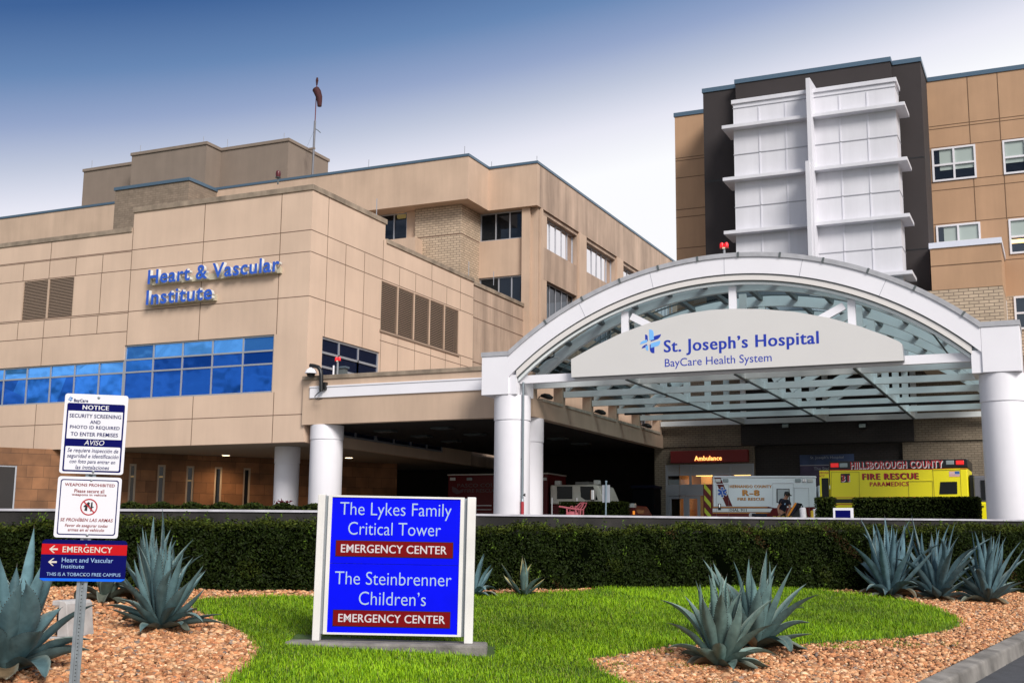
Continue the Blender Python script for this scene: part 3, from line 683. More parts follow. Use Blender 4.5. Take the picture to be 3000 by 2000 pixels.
# single red beacon on the panel wing roof
def beacon1(px, py, Y, label):
    q = aY(px, py, Y); o = empty('red_beacon', q, label, 'beacon')
    a = MB(); a.tube([(0, 0, 0), (0, 0, .35)], .04, M_purlin, 8); a.lathe([(.12, .3), (.14, .34), (.08, .36)], 0, 0, M_purlin, 12); a.build('stand', o)
    a = MB(); a.lathe([(.11, .36), (.13, .5), (.11, .62), (.04, .68)], 0, 0, mat('red_lens_dark', (.09, .006, .01), .3), 14); a.build('lens', o, True); return o
beacon1(814, 540, 46, 'single dark red beacon on the panel wing roof behind the parapet')
M_rlit = mat('red_lens_lit', (.8, .01, .02), .3, emit=((1, .012, .02), .45))
def beacon2(q, s, label, stem):
    o = empty('double_beacon', q, label, 'beacon', 'red double roof beacons')
    a = MB(); a.tube([(0, 0, 0), (0, 0, stem)], .045, mat('stem_grey', (.25, .26, .28), .5), 8); a.box(-.3*s, .3*s, -.12*s, .12*s, stem, stem+.1*s, mat('beacon_red', (.35, .03, .02), .5)); a.build('stand', o)
    for dx in (-.17, .17):
        a = MB(); a.lathe([(.145*s, stem+.1*s), (.15*s, stem+.3*s), (.11*s, stem+.42*s), (.02*s, stem+.46*s)], dx*s, 0, M_rlit, 16); a.build('lens', o, True)
    a = MB(); a.box(-.1*s, .1*s, -.135*s, -.121*s, stem-.02, stem+.07*s, mat('lamp_plate', (.8, .7, .5), .4)); a.build('lamp_plate', o)
    return o
q = aY(988, 1107, D+.2); o = beacon2((q.x, D+.2, ZPT+.18), .42, 'lit red double beacon on the flat canopy roof beside the camera arm', .62)
a = MB(); a.box(-.26, .26, .15, .4, .08, .34, M_purlin); a.box(-.3, .32, .1, .45, .341, .42, mat('slate_cover', (.08, .11, .14), .5)); a.tube([(-.2, 0, 0), (-.2, 0, .45)], .04, M_white, 8); a.build('control_box', o)
# dome camera on an arm
q = aY(941, 1215, yf); cm = empty('dome_camera', q, 'white dome security camera on a black curved arm on the flat canopy', 'camera'); P_ = lambda x, y, Y=yf-.25: aY(x, y, Y)-q
a = MB(); a.tube([P_(941, 1145), P_(941, 1100), P_(939, 1085), P_(932, 1075), P_(922, 1072), P_(909, 1070)], .09, M_black, 10); a.tube([P_(909, 1070), P_(911, 1078)], .05, M_black, 8); a.build('arm', cm, True)
c = P_(911, 1088); a = MB(); a.lathe([(.05, c.z+.18), (.2, c.z+.07), (.25, c.z-.05), (.26, c.z-.08), (.05, c.z-.09)], c.x, c.y, M_white, 20); a.build('housing', cm, True)
a = MB(); a.lathe([(.19, c.z-.09), (.16, c.z-.19), (.08, c.z-.25), (.01, c.z-.26)], c.x, c.y, M_black, 16); a.build('dome', cm, True)
a = MB(); b0 = P_(943, 1121, yf); b1 = P_(960, 1142, yf); a.box(b0.x, b1.x, b0.y-.2, b0.y-.001, b1.z, b0.z, M_black); a.build('control_box', cm, bevel=.01)
a = MB(); a.tube([P_(940, 1145), P_(930, 1152), P_(922, 1161), P_(925, 1168), P_(933, 1170), P_(945, 1167)], .02, M_black, 6); a.build('cable', cm)
# lightning rods: thin spikes on the parapets
for k, (px, py, Y, h, lab) in enumerate(((1103, 627, 48.6, .75, 'on the panel wing flank near its step'), (1373, 805, 62, .8, 'on the stained stretch of the panel wing'), (1446, 833, 66, .8, 'in front of the lower dark window'), (1361, 456, YF1+.1, .6, 'at the stepped fascia corner'), (1440, 496, YF2+.1, .5, 'in the fascia notch'), (1573, 480, YF2+.1, .5, 'at the outer fascia corner'), (1080, 490, YF1+.1, .5, 'midway along the long fascia'),
        (269, 493, 68, .6, 'on the left rooftop block'), (411, 449, 66.6, .6, 'on the middle rooftop block left end'), (596, 420, 66.6, .5, 'on the middle rooftop block corner'), (666, 432, 68.2, .6, 'on the right rooftop block left end'), (832, 410, 68.2, .5, 'on the right rooftop block corner'))):
    q = aY(px, py, Y); a = MB(); a.tube([(0, 0, -.05), (0, 0, h)], .022, M_alum, 5); o = a.build('lightning_rod'); o.location = q; tag(o, 'thin metal lightning rod '+lab, 'lightning rod', 'lightning rods on the roofs')
# ================================================================== tower on the right
tw = empty('tower', (-9, 58, PLAT), 'hospital tower with charcoal frame, white panelled bay and ochre wing on the right', 'building'); inv = Matrix.Translation(-tw.location)
YT = 61.08; YD = 58.2; YC = 57.62; ZTT = 24.36; XDL = aZ(2059.5, 272, 24.38).x; XDR = -5.11
mb = MB(); fT = front(YT)
XR = 16.0
wn = [((2729, 438), (2852, 522)), ((2936, 413), (2945, 512)), ((2742, 662), (2860, 735)), ((2954, 643), (2962, 745)), ((2969.5, 869), (2990, 965))]
WIN = []
for (a, b), (c, d) in wn:
    p, q = aY(a, b, YT), aY(c, d, YT); WIN.append((p.x, p.x+2.02 if c-a < 40 else q.x, q.z, p.z))
WIN[0] = (WIN[0][0], WIN[0][0]+2.02, WIN[0][2], WIN[0][3]); WIN[2] = (WIN[2][0], WIN[2][0]+2.02, WIN[3][2], WIN[2][3])
us = [XDR-.3, XR]+[v for w in WIN for v in w[:2]]; zs = [13.26, ZTT]+[v for w in WIN[:4] for v in w[2:]]
wall(mb, fT, us, zs, lambda u, z: any(w[0] < u < w[1] and w[2] < z < w[3] for w in WIN[:4]), .25, M_ochre)
wall(mb, fT, [-18.1, XDL+.3], [10.41, ZTT], lambda u, z: False, .3, M_ochre)
mb.face([(-18.1, YT, PLAT), (-18.1, YT+20, PLAT), (-18.1, YT+20, ZTT), (-18.1, YT, ZTT)], M_ochre)
mb.face([(-18.1, YT+.2, ZTT-.2), (XR, YT+.2, ZTT-.2), (XR, YT+20, ZTT-.2), (-18.1, YT+20, ZTT-.2)], M_cope)
for z0 in (aY(2723, 372.5, YT).z, aY(2723, 381, YT).z, aY(2734, 560, YT).z, aY(2860, 647, YT).z, aY(2846, 421, YT).z, aY(2851, 523, YT).z, aY(2960, 760, YT).z):
    joint(mb, fT, -5.1, z0, XR, z0, .04, mat('ochre_joint', (.14, .08, .045), .9))
    joint(mb, fT, -18.1, z0, XDL, z0, .04, mat('ochre_joint', (.14, .08, .045), .9))
for px, py, za, zb in ((2833, 232, WIN[0][3], ZTT), (2921, 222, WIN[0][3], ZTT), (2853, 530, WIN[2][3], WIN[0][2]), (2943, 530, WIN[2][3], WIN[0][2])):
    x = aY(px, py, YT).x; joint(mb, fT, x, za, x, zb, .04, mat('ochre_joint', (.14, .08, .045), .9))
own(mb.build('ochre_wall', tw))
mb = MB()
mb.box(XDL, XDR, YD, YT-.001, 10.6, ZTT, M_dgrey); mb.box(-13.9, -6.43, YC, YD-.001, 10.6, ZTT, M_dgrey)
for py in (465, 733, 905+0):
    z0 = aY(2660, py, YD).z; mb.box(XDL-.004, XDR+.004, YD-.006, YD+.2, z0-.03, z0+.03, M_black)
own(mb.build('charcoal_frame', tw))
mb = MB()
mb.box(-18.15, XDL-.01, YT-.05, YT+.3, ZTT+.001, ZTT+.22, M_blue_cope); mb.box(XDR+.06, XR, YT-.05, YT+.3, ZTT+.001, ZTT+.22, M_blue_cope)
mb.box(XDL-.05, -13.96, YD-.05, YD+.4, ZTT+.001, ZTT+.22, M_blue_cope); mb.box(-6.37, XDR+.05, YD-.05, YT+.3, ZTT+.001, ZTT+.22, M_blue_cope); mb.box(-13.95, -6.38, YC-.05, YD+.4, ZTT+.001, ZTT+.22, M_blue_cope)
own(mb.build('coping', tw))
# white bay
YBY = 56.25; x0, x1 = aY(2147, 330, YBY).x, aY(2622, 262, YBY).x
x0 = aY(2150, 420, YBY).x; ztop = aY(2622, 240, YBY).z
M_bay = mat('bay_panel', (0.69, 0.68, 0.73), .5, var=.06, scale=.5, streak=.10)
mb = MB(); mb.box(x0, x1, YBY, YC-.001, 9.5, ztop, M_bay)
YSB = 55.8; slz = [aY(2650, 297, YSB).z, aY(2659, 458, YSB).z, aY(2671, 623, YSB).z, aY(2680, 790, YSB).z]
vx = [x0+(x1-x0)*k/6 for k in (1, 2, 4, 5)]
Mbt = mat('white_batten', (.68, .67, .73), .4)
for x in vx: mb.box(x-.035, x+.035, YBY-.03, YBY-.001, 9.6, ztop-.3, Mbt)
hs = [slz[0]+.95]+[(slz[i]+slz[i+1])/2-.1 for i in range(3)]+[slz[3]-2.0]
for z in hs: mb.box(x0-.02, x1+.02, YBY-.03, YC, z-.018, z+.018, mat('bay_joint', (.40, .40, .44), .6))
own(mb.build('white_bay', tw))
mb = MB(); mb.box(x0-.08, x1+.08, YBY-.08, YC-.01, ztop+.001, ztop+.2, M_bay)
own(mb.build('bay_cap', tw, bevel=.01))
for z in slz: mb = MB(); mb.box(aY(2114, 370, YSB).x, aY(2650, 297, YSB).x, YSB, YC-.01, z-.17, z, M_bay); own(mb.build('white_ledge', tw, bevel=.01))

xm = aY(2359.6, 229, 55.35).x; z1 = aY(2364, 229, 55.35).z
mb = MB(); mb.prism([(55.35, z1), (YC, z1+.1), (YC, 9.5), (55.5, 9.5)], 'x', xm, xm+.2, M_bay); own(mb.build('white_fin', tw, bevel=.01))
xm = aY(2358.5, 472, 54.9).x; zz = aY(2360, 472, 54.9).z
mb = MB(); mb.prism([(54.9, zz), (55.349, zz), (55.34, 9.4), (55.0, 9.4), (54.9, zz-.6)], 'x', xm, xm+.2, M_bay); own(mb.build('white_fin', tw, bevel=.01))
# low ochre block over cream brick on the right
YS = 57.4; xb0 = XDR-.0; xb1 = -2.0; zb = aY(2940, 836, YS).z
mb = MB(); zt = aY(2930, 712, YS).z; mb.box(-5.0, xb1, YS, YT-.001, zb, zt, M_ochre); zj = aY(2800, 775, YS).z; mb.box(-5.0, xb1+.005, YS-.005, YS+.2, zj-.025, zj+.025, mat('ochre_joint', (.14, .08, .045), .9)); own(mb.build('low_block', tw))
mb = MB(); mb.box(-5.05, xb1+.06, YS-.06, YT-.01, zt+.001, zt+.26, mat('lilac_white_coping', (.66, .68, .78), .5)); own(mb.build('block_coping', tw))
mb = MB(); mb.box(-5.6, xb1-.01, YS+.02, YT-.001, 9.5, zb-.001, M_brick); wall(mb, fT, [xb1, WIN[4][0], WIN[4][1], XR], [10.0, WIN[4][2], WIN[4][3], 13.255], lambda u, z: WIN[4][0] < u < WIN[4][1] and WIN[4][2] < z < WIN[4][3], .25, M_brick)
own(mb.build('cream_brick', tw))
for k, w in enumerate(WIN):
    o = own(window(fT, w[0], w[1], w[2], w[3], [(w[0]+w[1])/2], [w[2]+(w[3]-w[2])*.49], .06, tw, M_wframe, G_dark, .09, fd=.12))
    if k < 4:
        b = MB(); zb_ = w[2]+(w[3]-w[2])*(.33 if k < 2 else .47); b.box(w[0]+.35 if k % 2 == 0 else w[0]+.1, w[1]-.1, YT+.02, YT+.035, zb_, w[3]-.1, M_blind); own(b.build('blind', tw))
q = aY(2978, 706, YT-.03); mb = MB(); mb.box(q.x-.35, q.x+.35, YT+.01, YT+.03, q.z-.09, q.z+.09, M_lampw); own(mb.build('indoor_light', tw))
# ground floor under the canopy
fB = front(YB); xd0, xd1 = aY(2172, 1200, YB).x, aY(2676, 1200, YB).x; xr0, xr1 = aY(2208, 1330, YB).x, aY(2645, 1330, YB).x
zo = aY(2100, 1308, YB).z; e0, e1 = aY(1949, 1362, YB).x, aY(2209, 1358, YB).x; ze = aY(2080, 1359, YB).z
mb = MB()
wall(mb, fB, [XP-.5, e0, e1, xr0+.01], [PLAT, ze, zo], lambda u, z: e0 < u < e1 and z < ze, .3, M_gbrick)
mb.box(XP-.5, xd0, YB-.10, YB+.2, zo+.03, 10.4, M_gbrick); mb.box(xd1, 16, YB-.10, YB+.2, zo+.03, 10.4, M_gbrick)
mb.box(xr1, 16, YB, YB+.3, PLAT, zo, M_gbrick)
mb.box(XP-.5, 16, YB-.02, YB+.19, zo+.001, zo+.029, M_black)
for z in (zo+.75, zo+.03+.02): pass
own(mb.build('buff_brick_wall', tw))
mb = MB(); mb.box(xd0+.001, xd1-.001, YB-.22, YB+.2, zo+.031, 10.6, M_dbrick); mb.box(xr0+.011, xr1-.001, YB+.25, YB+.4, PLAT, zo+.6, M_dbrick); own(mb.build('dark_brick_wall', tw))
# ambulance entrance
zt1 = aY(2080, 1388, YB).z; zt2 = aY(2020, 1425, YB).z; zd = aY(1960, 1438, YB).z
m1, m2 = aY(2022, 1400, YB).x, aY(2138, 1400, YB).x
en = own(window(fB, e0, e1, zt2, ze, [m1, m2], [zt1], .1, tw, M_alum, G_clear, .12, 'entrance_frame'))
mb = MB(); 
for a, b in ((e0+.1, m1-.06), (m1+.06, m2-.06), (m2+.06, e1-.1)): mb.box(a, b, YB+.07, YB+.085, zt1+.07, ze-.11, mat('spandrel_panel', (.42, .42, .43), .6))
own(mb.build('spandrel_panel', tw))
mb = MB(); mb.box(e0, e1, YB+.02, YB+.3, zt2-.45, zt2-.001, M_alum); mb.box(e0, e0+.12, YB+.02, YB+.3, PLAT, zt2-.451, M_alum); own(mb.build('door_header', tw))
dz = zt2-.46
for a, b in ((e0+.13, e0+.13+.95), (e0+1.09, e0+1.09+.72)):
    own(window(fB, a, b, PLAT, dz, [], [], .12, tw, M_alum, G_clear, .15, 'sliding_door'))
mb = MB(); mb.box(e0+1.82, e0+2.1, YB+.1, YB+.14, PLAT, dz, mat('orange_panel', (.65, .32, .10), .5)); own(mb.build('door_jamb', tw))
mb = MB(); backbox(fB, e0, e1, PLAT, ze, .31, 5.0, M_room, mb); 
mb.box(e0+1.2, e0+1.7, YB+2.5, YB+2.9, PLAT, ze-.1, mat('cream_pillar', (.8, .55, .3), .7)); own(mb.build('vestibule', tw))
for px, py in ((2065, 1391), (2177, 1389)):
    q = aY(px, py, YB+1.2); mb = MB(); mb.box(q.x-.45, q.x+.35, YB+1.1, YB+1.4, q.z-.05, q.z+.05, M_lampw); own(mb.build('indoor_light', tw))
l = bpy.data.lights.new('vestibule_lamp', 'AREA'); l.energy = 40; l.color = (1, .62, .28); l.size = 2.2; lo = bpy.data.objects.new('vestibule_lamp', l); COL.objects.link(lo); lo.location = ((e0+e1)/2, YB+2.2, ze-.3)
# AMBULANCE sign
p, q = aY(1964, 1356, YB-.35), aY(2190, 1331, YB-.35)
sg = empty('ambulance_sign', (p.x, YB, p.z), 'red box sign with glowing letters Ambulance over the entrance', 'sign'); iv = Matrix.Translation(-sg.location)
mb = MB(); mb.box(p.x, q.x, YB-.35, YB-.002, p.z, p.z+.62, mat('sign_red', (.20, .012, .012), .5)); b = mb.build('box', sg, bevel=.02); b.matrix_parent_inverse = iv
a, c = aY(2035, 1349, YB-.36), aY(2114, 1335, YB-.36); t = text('letters', 'Ambulance', a.x, c.x, a.z, c.z+.02, mat('letter_glow', (1, .6, .2), .5, emit=((1, .5, .13), 1.6)), sg, YB-.351, .03, .012); t.matrix_parent_inverse = iv
# hanging banner on the dark brick
p, q = aY(2345, 1400, YB+.2), aY(2502, 1329, YB+.2)
bn = empty('banner', (p.x, YB+.2, q.z), 'blue and mauve hospital banner on the dark brick behind the yellow ambulance', 'banner'); iv = Matrix.Translation(-bn.location)
mb = MB(); yb = YB+.16; zm = aY(2400, 1362, YB+.2).z
mb.box(p.x, q.x, yb, yb+.02, zm+.02, q.z, mat('banner_blue', (.045, .07, .16), .7, var=.6, scale=.9)); mb.box(p.x, q.x, yb, yb+.02, zm-.02, zm+.019, mat('banner_white', (.3, .3, .34), .7)); mb.box(p.x, q.x, yb, yb+.02, zm-1.9, zm-.021, mat('banner_mauve', (.07, .05, .10), .7, var=.6, scale=.9)); b = mb.build('cloth', bn); b.matrix_parent_inverse = iv
Mg = mat('banner_letter', (.30, .32, .38), .7)
a, c = aY(2374, 1346, YB+.15), aY(2471, 1334, YB+.15); t = text('letters', "St. Joseph's Hospital", a.x, c.x, a.z, c.z, Mg, bn, yb-.001, .005); t.matrix_parent_inverse = iv
a, c = aY(2384, 1377, YB+.15), aY(2480, 1366, YB+.15); t = text('letters', "The Steinbrenner", a.x, c.x, a.z, c.z, Mg, bn, yb-.001, .005); t.matrix_parent_inverse = iv
for px, lab in ((2303, 'left'), (2528, 'right')):
    q = aY(px, 1246, YB-.3); o = empty('wall_light', (q.x, YB-.222, q.z), 'small grey wall pack light on the dark brick band, '+lab+' one of the pair', 'wall light', 'wall pack lights on the dark brick')
    a = MB(); a.prism([(-.3, -.13), (-.3, .02), (-.1, .13), (0, .13), (0, -.13)], 'x', -.17, .17, mat('fixture_black', (.02, .02, .02), .4)); a.build('housing', o)
    a = MB(); a.prism([(-.305, -.11), (-.305, .02), (-.105, .125), (-.107, .115), (-.29, .0)], 'x', -.15, .15, mat('lens_grey', (.35, .42, .42), .2)); a.build('lens', o)
# dark waste container by the entrance
p = aY(1850, 1422, 58); q = aY(1944, 1422, 58); o = empty('waste_container', (p.x, 58, PLAT), 'large black covered container standing left of the ambulance entrance', 'container')
a = MB(); a.box(0, q.x-p.x-.50, 0, 1.2, .15, p.z-PLAT-.15, mat('bin_black', (.004, .004, .005), .9, spec=.02)); a.build('body', o, bevel=.06); a = MB(); a.box(-.05, q.x-p.x-.45, -.06, 1.26, p.z-PLAT-.149, p.z-PLAT+.02, mat('lid_navy', (.005, .006, .014), .8, spec=.05)); a.build('lid', o, bevel=.05)
# ================================================================== arched glass canopy
YCN = 42.0; XA0, XA1 = -19.15, -2.22; XM = (XA0+XA1)/2; ZC_ = -1.43; RO = 13.28
ac = empty('arched_canopy', (XM, YCN, PLAT), 'white arched entrance canopy with glass vault, steel trusses and end boxes on columns', 'canopy'); inv = Matrix.Translation(-ac.location)
def arc(r, x0, x1, n):
    return [(x, ZC_+math.sqrt(max(0, r*r-(x-XM)**2))) for x in [x0+(x1-x0)*k/n for k in range(n+1)]]
def band(mb, r0, r1, x0, x1, ya, yb, m, n=48):
    a = arc(r0, x0, x1, n); b = arc(r1, x0, x1, n)
    for i in range(n):
        mb.hexa([(a[i][0], ya, a[i][1]), (a[i+1][0], ya, a[i+1][1]), (a[i+1][0], yb, a[i+1][1]), (a[i][0], yb, a[i][1]),
                 (b[i][0], ya, b[i][1]), (b[i+1][0], ya, b[i+1][1]), (b[i+1][0], yb, b[i+1][1]), (b[i][0], yb, b[i][1])], m)
def sband(mb, r0, r1, x0, x1, ya, yb, m, n=48):
    """curved band as one closed skin"""
    a = arc(r0, x0, x1, n); b = arc(r1, x0, x1, n)
    mb.prism(a+b[::-1], 'y', ya, yb, m)
mb = MB(); sband(mb, RO-.76, RO-.16, XA0+.002, XA1-.002, YCN, YCN+.32, M_white); own(mb.build('arch', ac))
mb = MB(); sband(mb, RO-.159, RO, XA0+.002, XA1-.002, YCN-.05, YCN+.42, mat('arch_coping', (.42, .42, .45), .5, var=.15)); own(mb.build('arch_coping', ac))
mb = MB()
for x in [XA0+(XA1-XA0)*k/11.3 for k in range(1, 12)]:
    z = ZC_+math.sqrt(RO*RO-(x-XM)**2); t = math.atan2(x-XM, z-ZC_)
    c = Vector((x, 0, z)); nrm_ = Vector((math.sin(t), 0, math.cos(t))); mb.beam(c-nrm_*.165+Vector((0, YCN-.03, 0)), c+nrm_*.01+Vector((0, YCN-.03, 0)), .07, .08, M_purlin, up=(0, 1, 0))
own(mb.build('coping_joint', ac))
mb = MB(); sband(mb, RO-.80, RO-.761, XA0+.25, XA1-.25, YCN+.06, YCN+.30, M_purlin); sband(mb, RO-.99, RO-.801, XA0+.3, XA1-.3, YCN+.05, YCN+.28, mat('arch_moulding', (.74, .70, .68), .5)); sband(mb, RO-1.02, RO-.991, XA0+.33, XA1-.33, YCN+.1, YCN+.3, M_purlin); sband(mb, RO-1.12, RO-1.021, XA0+.35, XA1-.35, YCN+.15, YCN+.29, M_steel); own(mb.build('arch_moulding', ac))
mb = MB()
for x in [XA0+(XA1-XA0)*k/6 for k in range(1, 6)]:
    t = math.asin((x-XM)/RO); s_, c_ = math.sin(t), math.cos(t)
    mb.beam((XM+(RO-.76)*s_, YCN-.002, ZC_+(RO-.76)*c_), (XM+(RO-.17)*s_, YCN-.002, ZC_+(RO-.17)*c_), .02, .006, mat('arch_joint', (.45, .45, .5), .7), up=(0, 1, 0))
own(mb.build('panel_joint', ac))
ZB0, ZB1 = 7.13, 8.62
for x0, x1, xi0, xi1 in ((-20.29, XA0-.002, XA0, -18.84), (XA1+.002, -1.04, -2.55, XA1)):
    mb = MB(); mb.box(x0, x1, YCN, D-.13, ZB0, ZB1, M_white); own(mb.build('end_box', ac, bevel=.012))
    mb = MB(); mb.box(x0-.02, x1+.02, YCN-.03, D-.12, ZB1+.001, ZB1+.17, mat('arch_coping', (.42, .42, .45), .5)); own(mb.build('box_coping', ac))
    mb = MB(); mb.box(xi0, xi1, YCN+.06, D-.3, ZB0, ZB1-.75, M_white); own(mb.build('arch_foot', ac))
# columns are things of their own
column('round_column', (aY(1427, 1400, YCN).x+aY(1525, 1400, YCN).x)/2, YCN+.75, .69, ZB0, .95, 'thick white round column under the left foot of the arch with a vent pipe', 'white round columns')
cR = aY(2878, 1350, YCN).x+.70; column('round_column', cR, YCN+.75, .70, ZB0, .92, 'thick white round column under the right foot of the arch', 'white round columns')
# ties, posts, diagonals, ribs
XP3 = [-14.58, -10.5, -6.35]; XE = -2.3
TY = [42.42, 43.95]+ys[1:]
def piece(nm, fn, *a):
    m_ = MB(); fn(m_, *a); own(m_.build(nm, ac))
for k, y in enumerate(TY):
    xl_ = XP+.03 if k else -18.83
    zt, zb_ = (7.86, 7.56) if k == 0 else (7.80, 7.55)
    piece('tie_beam', MB.box, xl_, XE-.25 if k == 0 else XE, y-.09, y+.09, zb_, zt, M_white if k == 0 else M_steel)
    RR = RO-1.18 if k < 2 else RO-1.0
    zarc = lambda x: ZC_+math.sqrt(RR*RR-(x-XM)**2)
    for x in XP3: piece('post', MB.box, x-.13, x+.13, y-.08, y+.08, zt+.001, zarc(x)+.05, M_white if k == 0 else M_steel)
    if y < 58:
        piece('diagonal', MB.beam, (XP3[0]+.25, y, zarc(XP3[0])-.15), (XP3[1]-.35, y, zt+.1), .14, .26, M_white if k == 0 else M_steel)
        piece('diagonal', MB.beam, (XP3[2]-.25, y, zarc(XP3[2])-.15), (XP3[1]+.35, y, zt+.1), .14, .26, M_white if k == 0 else M_steel)
        if k: piece('rib', sband, RO-1.02, RO-.62, XP+.12, XE+.0, y-.1, y+.1, M_steel, 36)
for x in XP3:
    mb = MB(); mb.box(x-.05, x+.05, TY[0]+.1, 60.6, 7.51, 7.549, M_purlin); mb.box(x-.045, x+.045, TY[0]+.1, 60.5, 7.551, 7.82, M_steel); own(mb.build('bottom_chord', ac))
# purlins and glazing bars along the vault, glass skin
g = MB()
xs = [XP+.2+(XE-XP-.2)*k/12 for k in range(13)]
RP = RO-.60
for x in xs:
    z = ZC_+math.sqrt(RP*RP-(x-XM)**2); t = math.asin((x-XM)/RP)
    m_ = MB(); m_.beam((x, 42.6, z-.11), (x, 57.3, z-.11), .16, .16, M_purlin, up=(math.sin(t), 0, math.cos(t))); own(m_.build('purlin', ac))
for j in range(24):
    y = 43.3+14*(j+.5)/24
    if j % 2 == 0: piece('glazing_bar', sband, RP+.0, RP+.05, XP+.2, XE, y-.03, y+.03, M_purlin, 36)
n = 48; a = arc(RP+.06, XP+.15, XE, n)
for i in range(n): g.face([(a[i][0], 42.56, a[i][1]), (a[i+1][0], 42.56, a[i+1][1]), (a[i+1][0], 57.35, a[i+1][1]), (a[i][0], 57.35, a[i][1])], G_vault)
own(g.build('glass_vault', ac, True))
mb = MB(); mb.box(XP+.01, XP+.5, D+.4, 57.3, 8.62, 8.8, M_purlin); mb.box(XE-.2, XE+.1, D-.1, 57.3, 7.9, 8.5, M_steel); own(mb.build('gutter', ac))
# sprinkler pipe under the vault
mb = MB(); mb.tube([(XP+.9, 52.3, 7.35), (XE, 52.3, 7.35)], .05, M_black, 8)
mb.tube([(XP+1.0, 43.6, 8.75), (XP+2.6, 47.5, 8.4)], .03, M_steel, 6); mb.tube([(XP+.4, 43.5, 8.5), (XP+1.0, 43.6, 8.75), (XP+1.0, 43.6, 9.0)], .03, M_black, 6); mb.tube([(XE-1.7, 43.4, 9.0), (XE-.9, 45, 7.8)], .03, M_purlin, 6); own(mb.build('sprinkler_pipe', ac))
# sign panel
sg = empty('hospital_sign', (XM, 42.1, 7.4), 'large pale segment shaped sign St. Joseph\'s Hospital hanging in the arch', 'sign'); iv = Matrix.Translation(-sg.location)
YSg = 41.97
top = [(1673, 1052), (1740, 1015), (1815, 978), (1900, 946), (2000, 920), (2080, 908), (2142, 904), (2230, 905), (2330, 913), (2430, 931), (2520, 956), (2600, 985), (2634, 1000), (2643, 1008)]
pl = [(aY(1674, 1105, YSg).x, aY(1674, 1105, YSg).z), (aY(2648, 1060, YSg).x, aY(1674, 1105, YSg).z)]+[(aY(x, y, YSg).x, aY(x, y, YSg).z) for x, y in reversed(top)]
mb = MB(); mb.prism(pl, 'y', YSg, YSg+.34, mat('sign_face', (.66, .64, .63), .5, var=.02, scale=.7), mat('sign_edge', (.30, .31, .34), .6)); b = mb.build('panel', sg); b.matrix_parent_inverse = iv
Md, Ml = mat('logo_dark_blue', (.008, .035, .40), .5), mat('logo_light_blue', (.20, .50, .95), .5)
a, c = aY(1911, 1034.4, YSg), aY(1905, 965, YSg); o = logo(sg, aY(1874.7, 1005, YSg).x, aY(1937.2, 980, YSg).x, a.z, c.z, YSg-.001, Ml, Md); o.matrix_parent_inverse = iv
a, c = aY(2016, 1039.5, YSg), aY(2397, 968.6, YSg); t = text('letters', "St. Joseph’s Hospital", aY(1946, 1033, YSg).x, c.x, a.z, c.z, Md, sg, YSg-.001, .004, .026, n=4); t.matrix_parent_inverse = iv
a, c = aY(1983, 1080, YSg), aY(2121.7, 1041.5, YSg); t = text('letters', "BayCare Health System", aY(1948, 1073, YSg).x, aY(2261, 1059, YSg).x, a.z, c.z, Md, sg, YSg-.001, .004, 0, n=4); t.matrix_parent_inverse = iv
# beacon on the arch, vent pipe on the left column
q = aY(2122, 748, YCN+.3); beacon2((q.x, YCN+.3, ZC_+RO-.02), .5, 'lit red double beacon on top of the white arch', .28)
q = aY(1531, 1400, YCN+.3); vp = empty('vent_pipe', (q.x, YCN+.3, PLAT), 'thin grey vent pipe with red lower sleeve beside the left arch column', 'pipe')
zv = lambda y: aY(1531, y, YCN+.3).z-PLAT
a = MB(); a.tube([(0, 0, zv(1465)), (0, 0, 5.75)], .045, mat('pipe_grey', (.25, .29, .32), .4, .5), 10); a.tube([(0, 0, zv(1467)), (0, 0, zv(1457))], [.07, .03], mat('pipe_grey', (.25, .29, .32), .4, .5), 10); a.tube([(0, 0, 0), (0, 0, zv(1468))], .05, M_alum, 10); a.build('pipe', vp, True)
a = MB(); a.tube([(0, 0, .1), (0, 0, zv(1469))], .062, mat('sleeve_red', (.35, .02, .03), .5), 12); a.build('red_sleeve', vp, True)
a = MB(); a.tube([(-.02, 0, zv(1449)), (.10, 0, zv(1449))], .03, M_black, 8); a.tube([(.1, 0, zv(1449)-.06), (.1, 0, zv(1449)+.06)], .02, M_black, 6); a.build('valve', vp)
a = MB()
for y in (1344, 1483): a.tube([(-.2, .1, zv(y)), (0, 0, zv(y))], .015, M_black, 5)
a.build('clip', vp)
# ================================================================== vehicles
M_tyre = mat('tyre_rubber', (.015, .015, .015), .85); M_rim = mat('rim_steel', (.45, .45, .46), .35, .7)
M_yel = mat('rescue_yellow', (.84, .74, .004), .4, coat=.2); M_wht = mat('ambulance_white', (.76, .79, .83), .3, coat=.4, var=.05, scale=1.2)
M_mar = mat('maroon_paint', (.115, .006, .008), .45, coat=.1, spec=.2); M_red = mat('letter_red', (.42, .012, .02), .5); M_gold = mat('letter_gold', (.62, .26, .045), .5)
M_vblk = mat('vehicle_black', (.006, .006, .007), .35); M_lens_r = mat('red_warning_lens', (.75, .02, .02), .25, emit=((1, .02, .02), .25)); M_lens_g = mat('grey_warning_lens', (.25, .29, .30), .2); M_lens_w = mat('clear_warning_lens', (.62, .60, .58), .15); M_chrome = mat('chrome', (.75, .75, .78), .12, 1.0)
M_vglass = mat('vehicle_glass', (.004, .005, .007), .08, spec=.25)
def vbox(o, name, x0, x1, y0, y1, z0, z1, m, bev=.02):
    a = MB(); a.box(x0, x1, y0, y1, z0, z1, m); return a.build(name, o, bevel=bev)
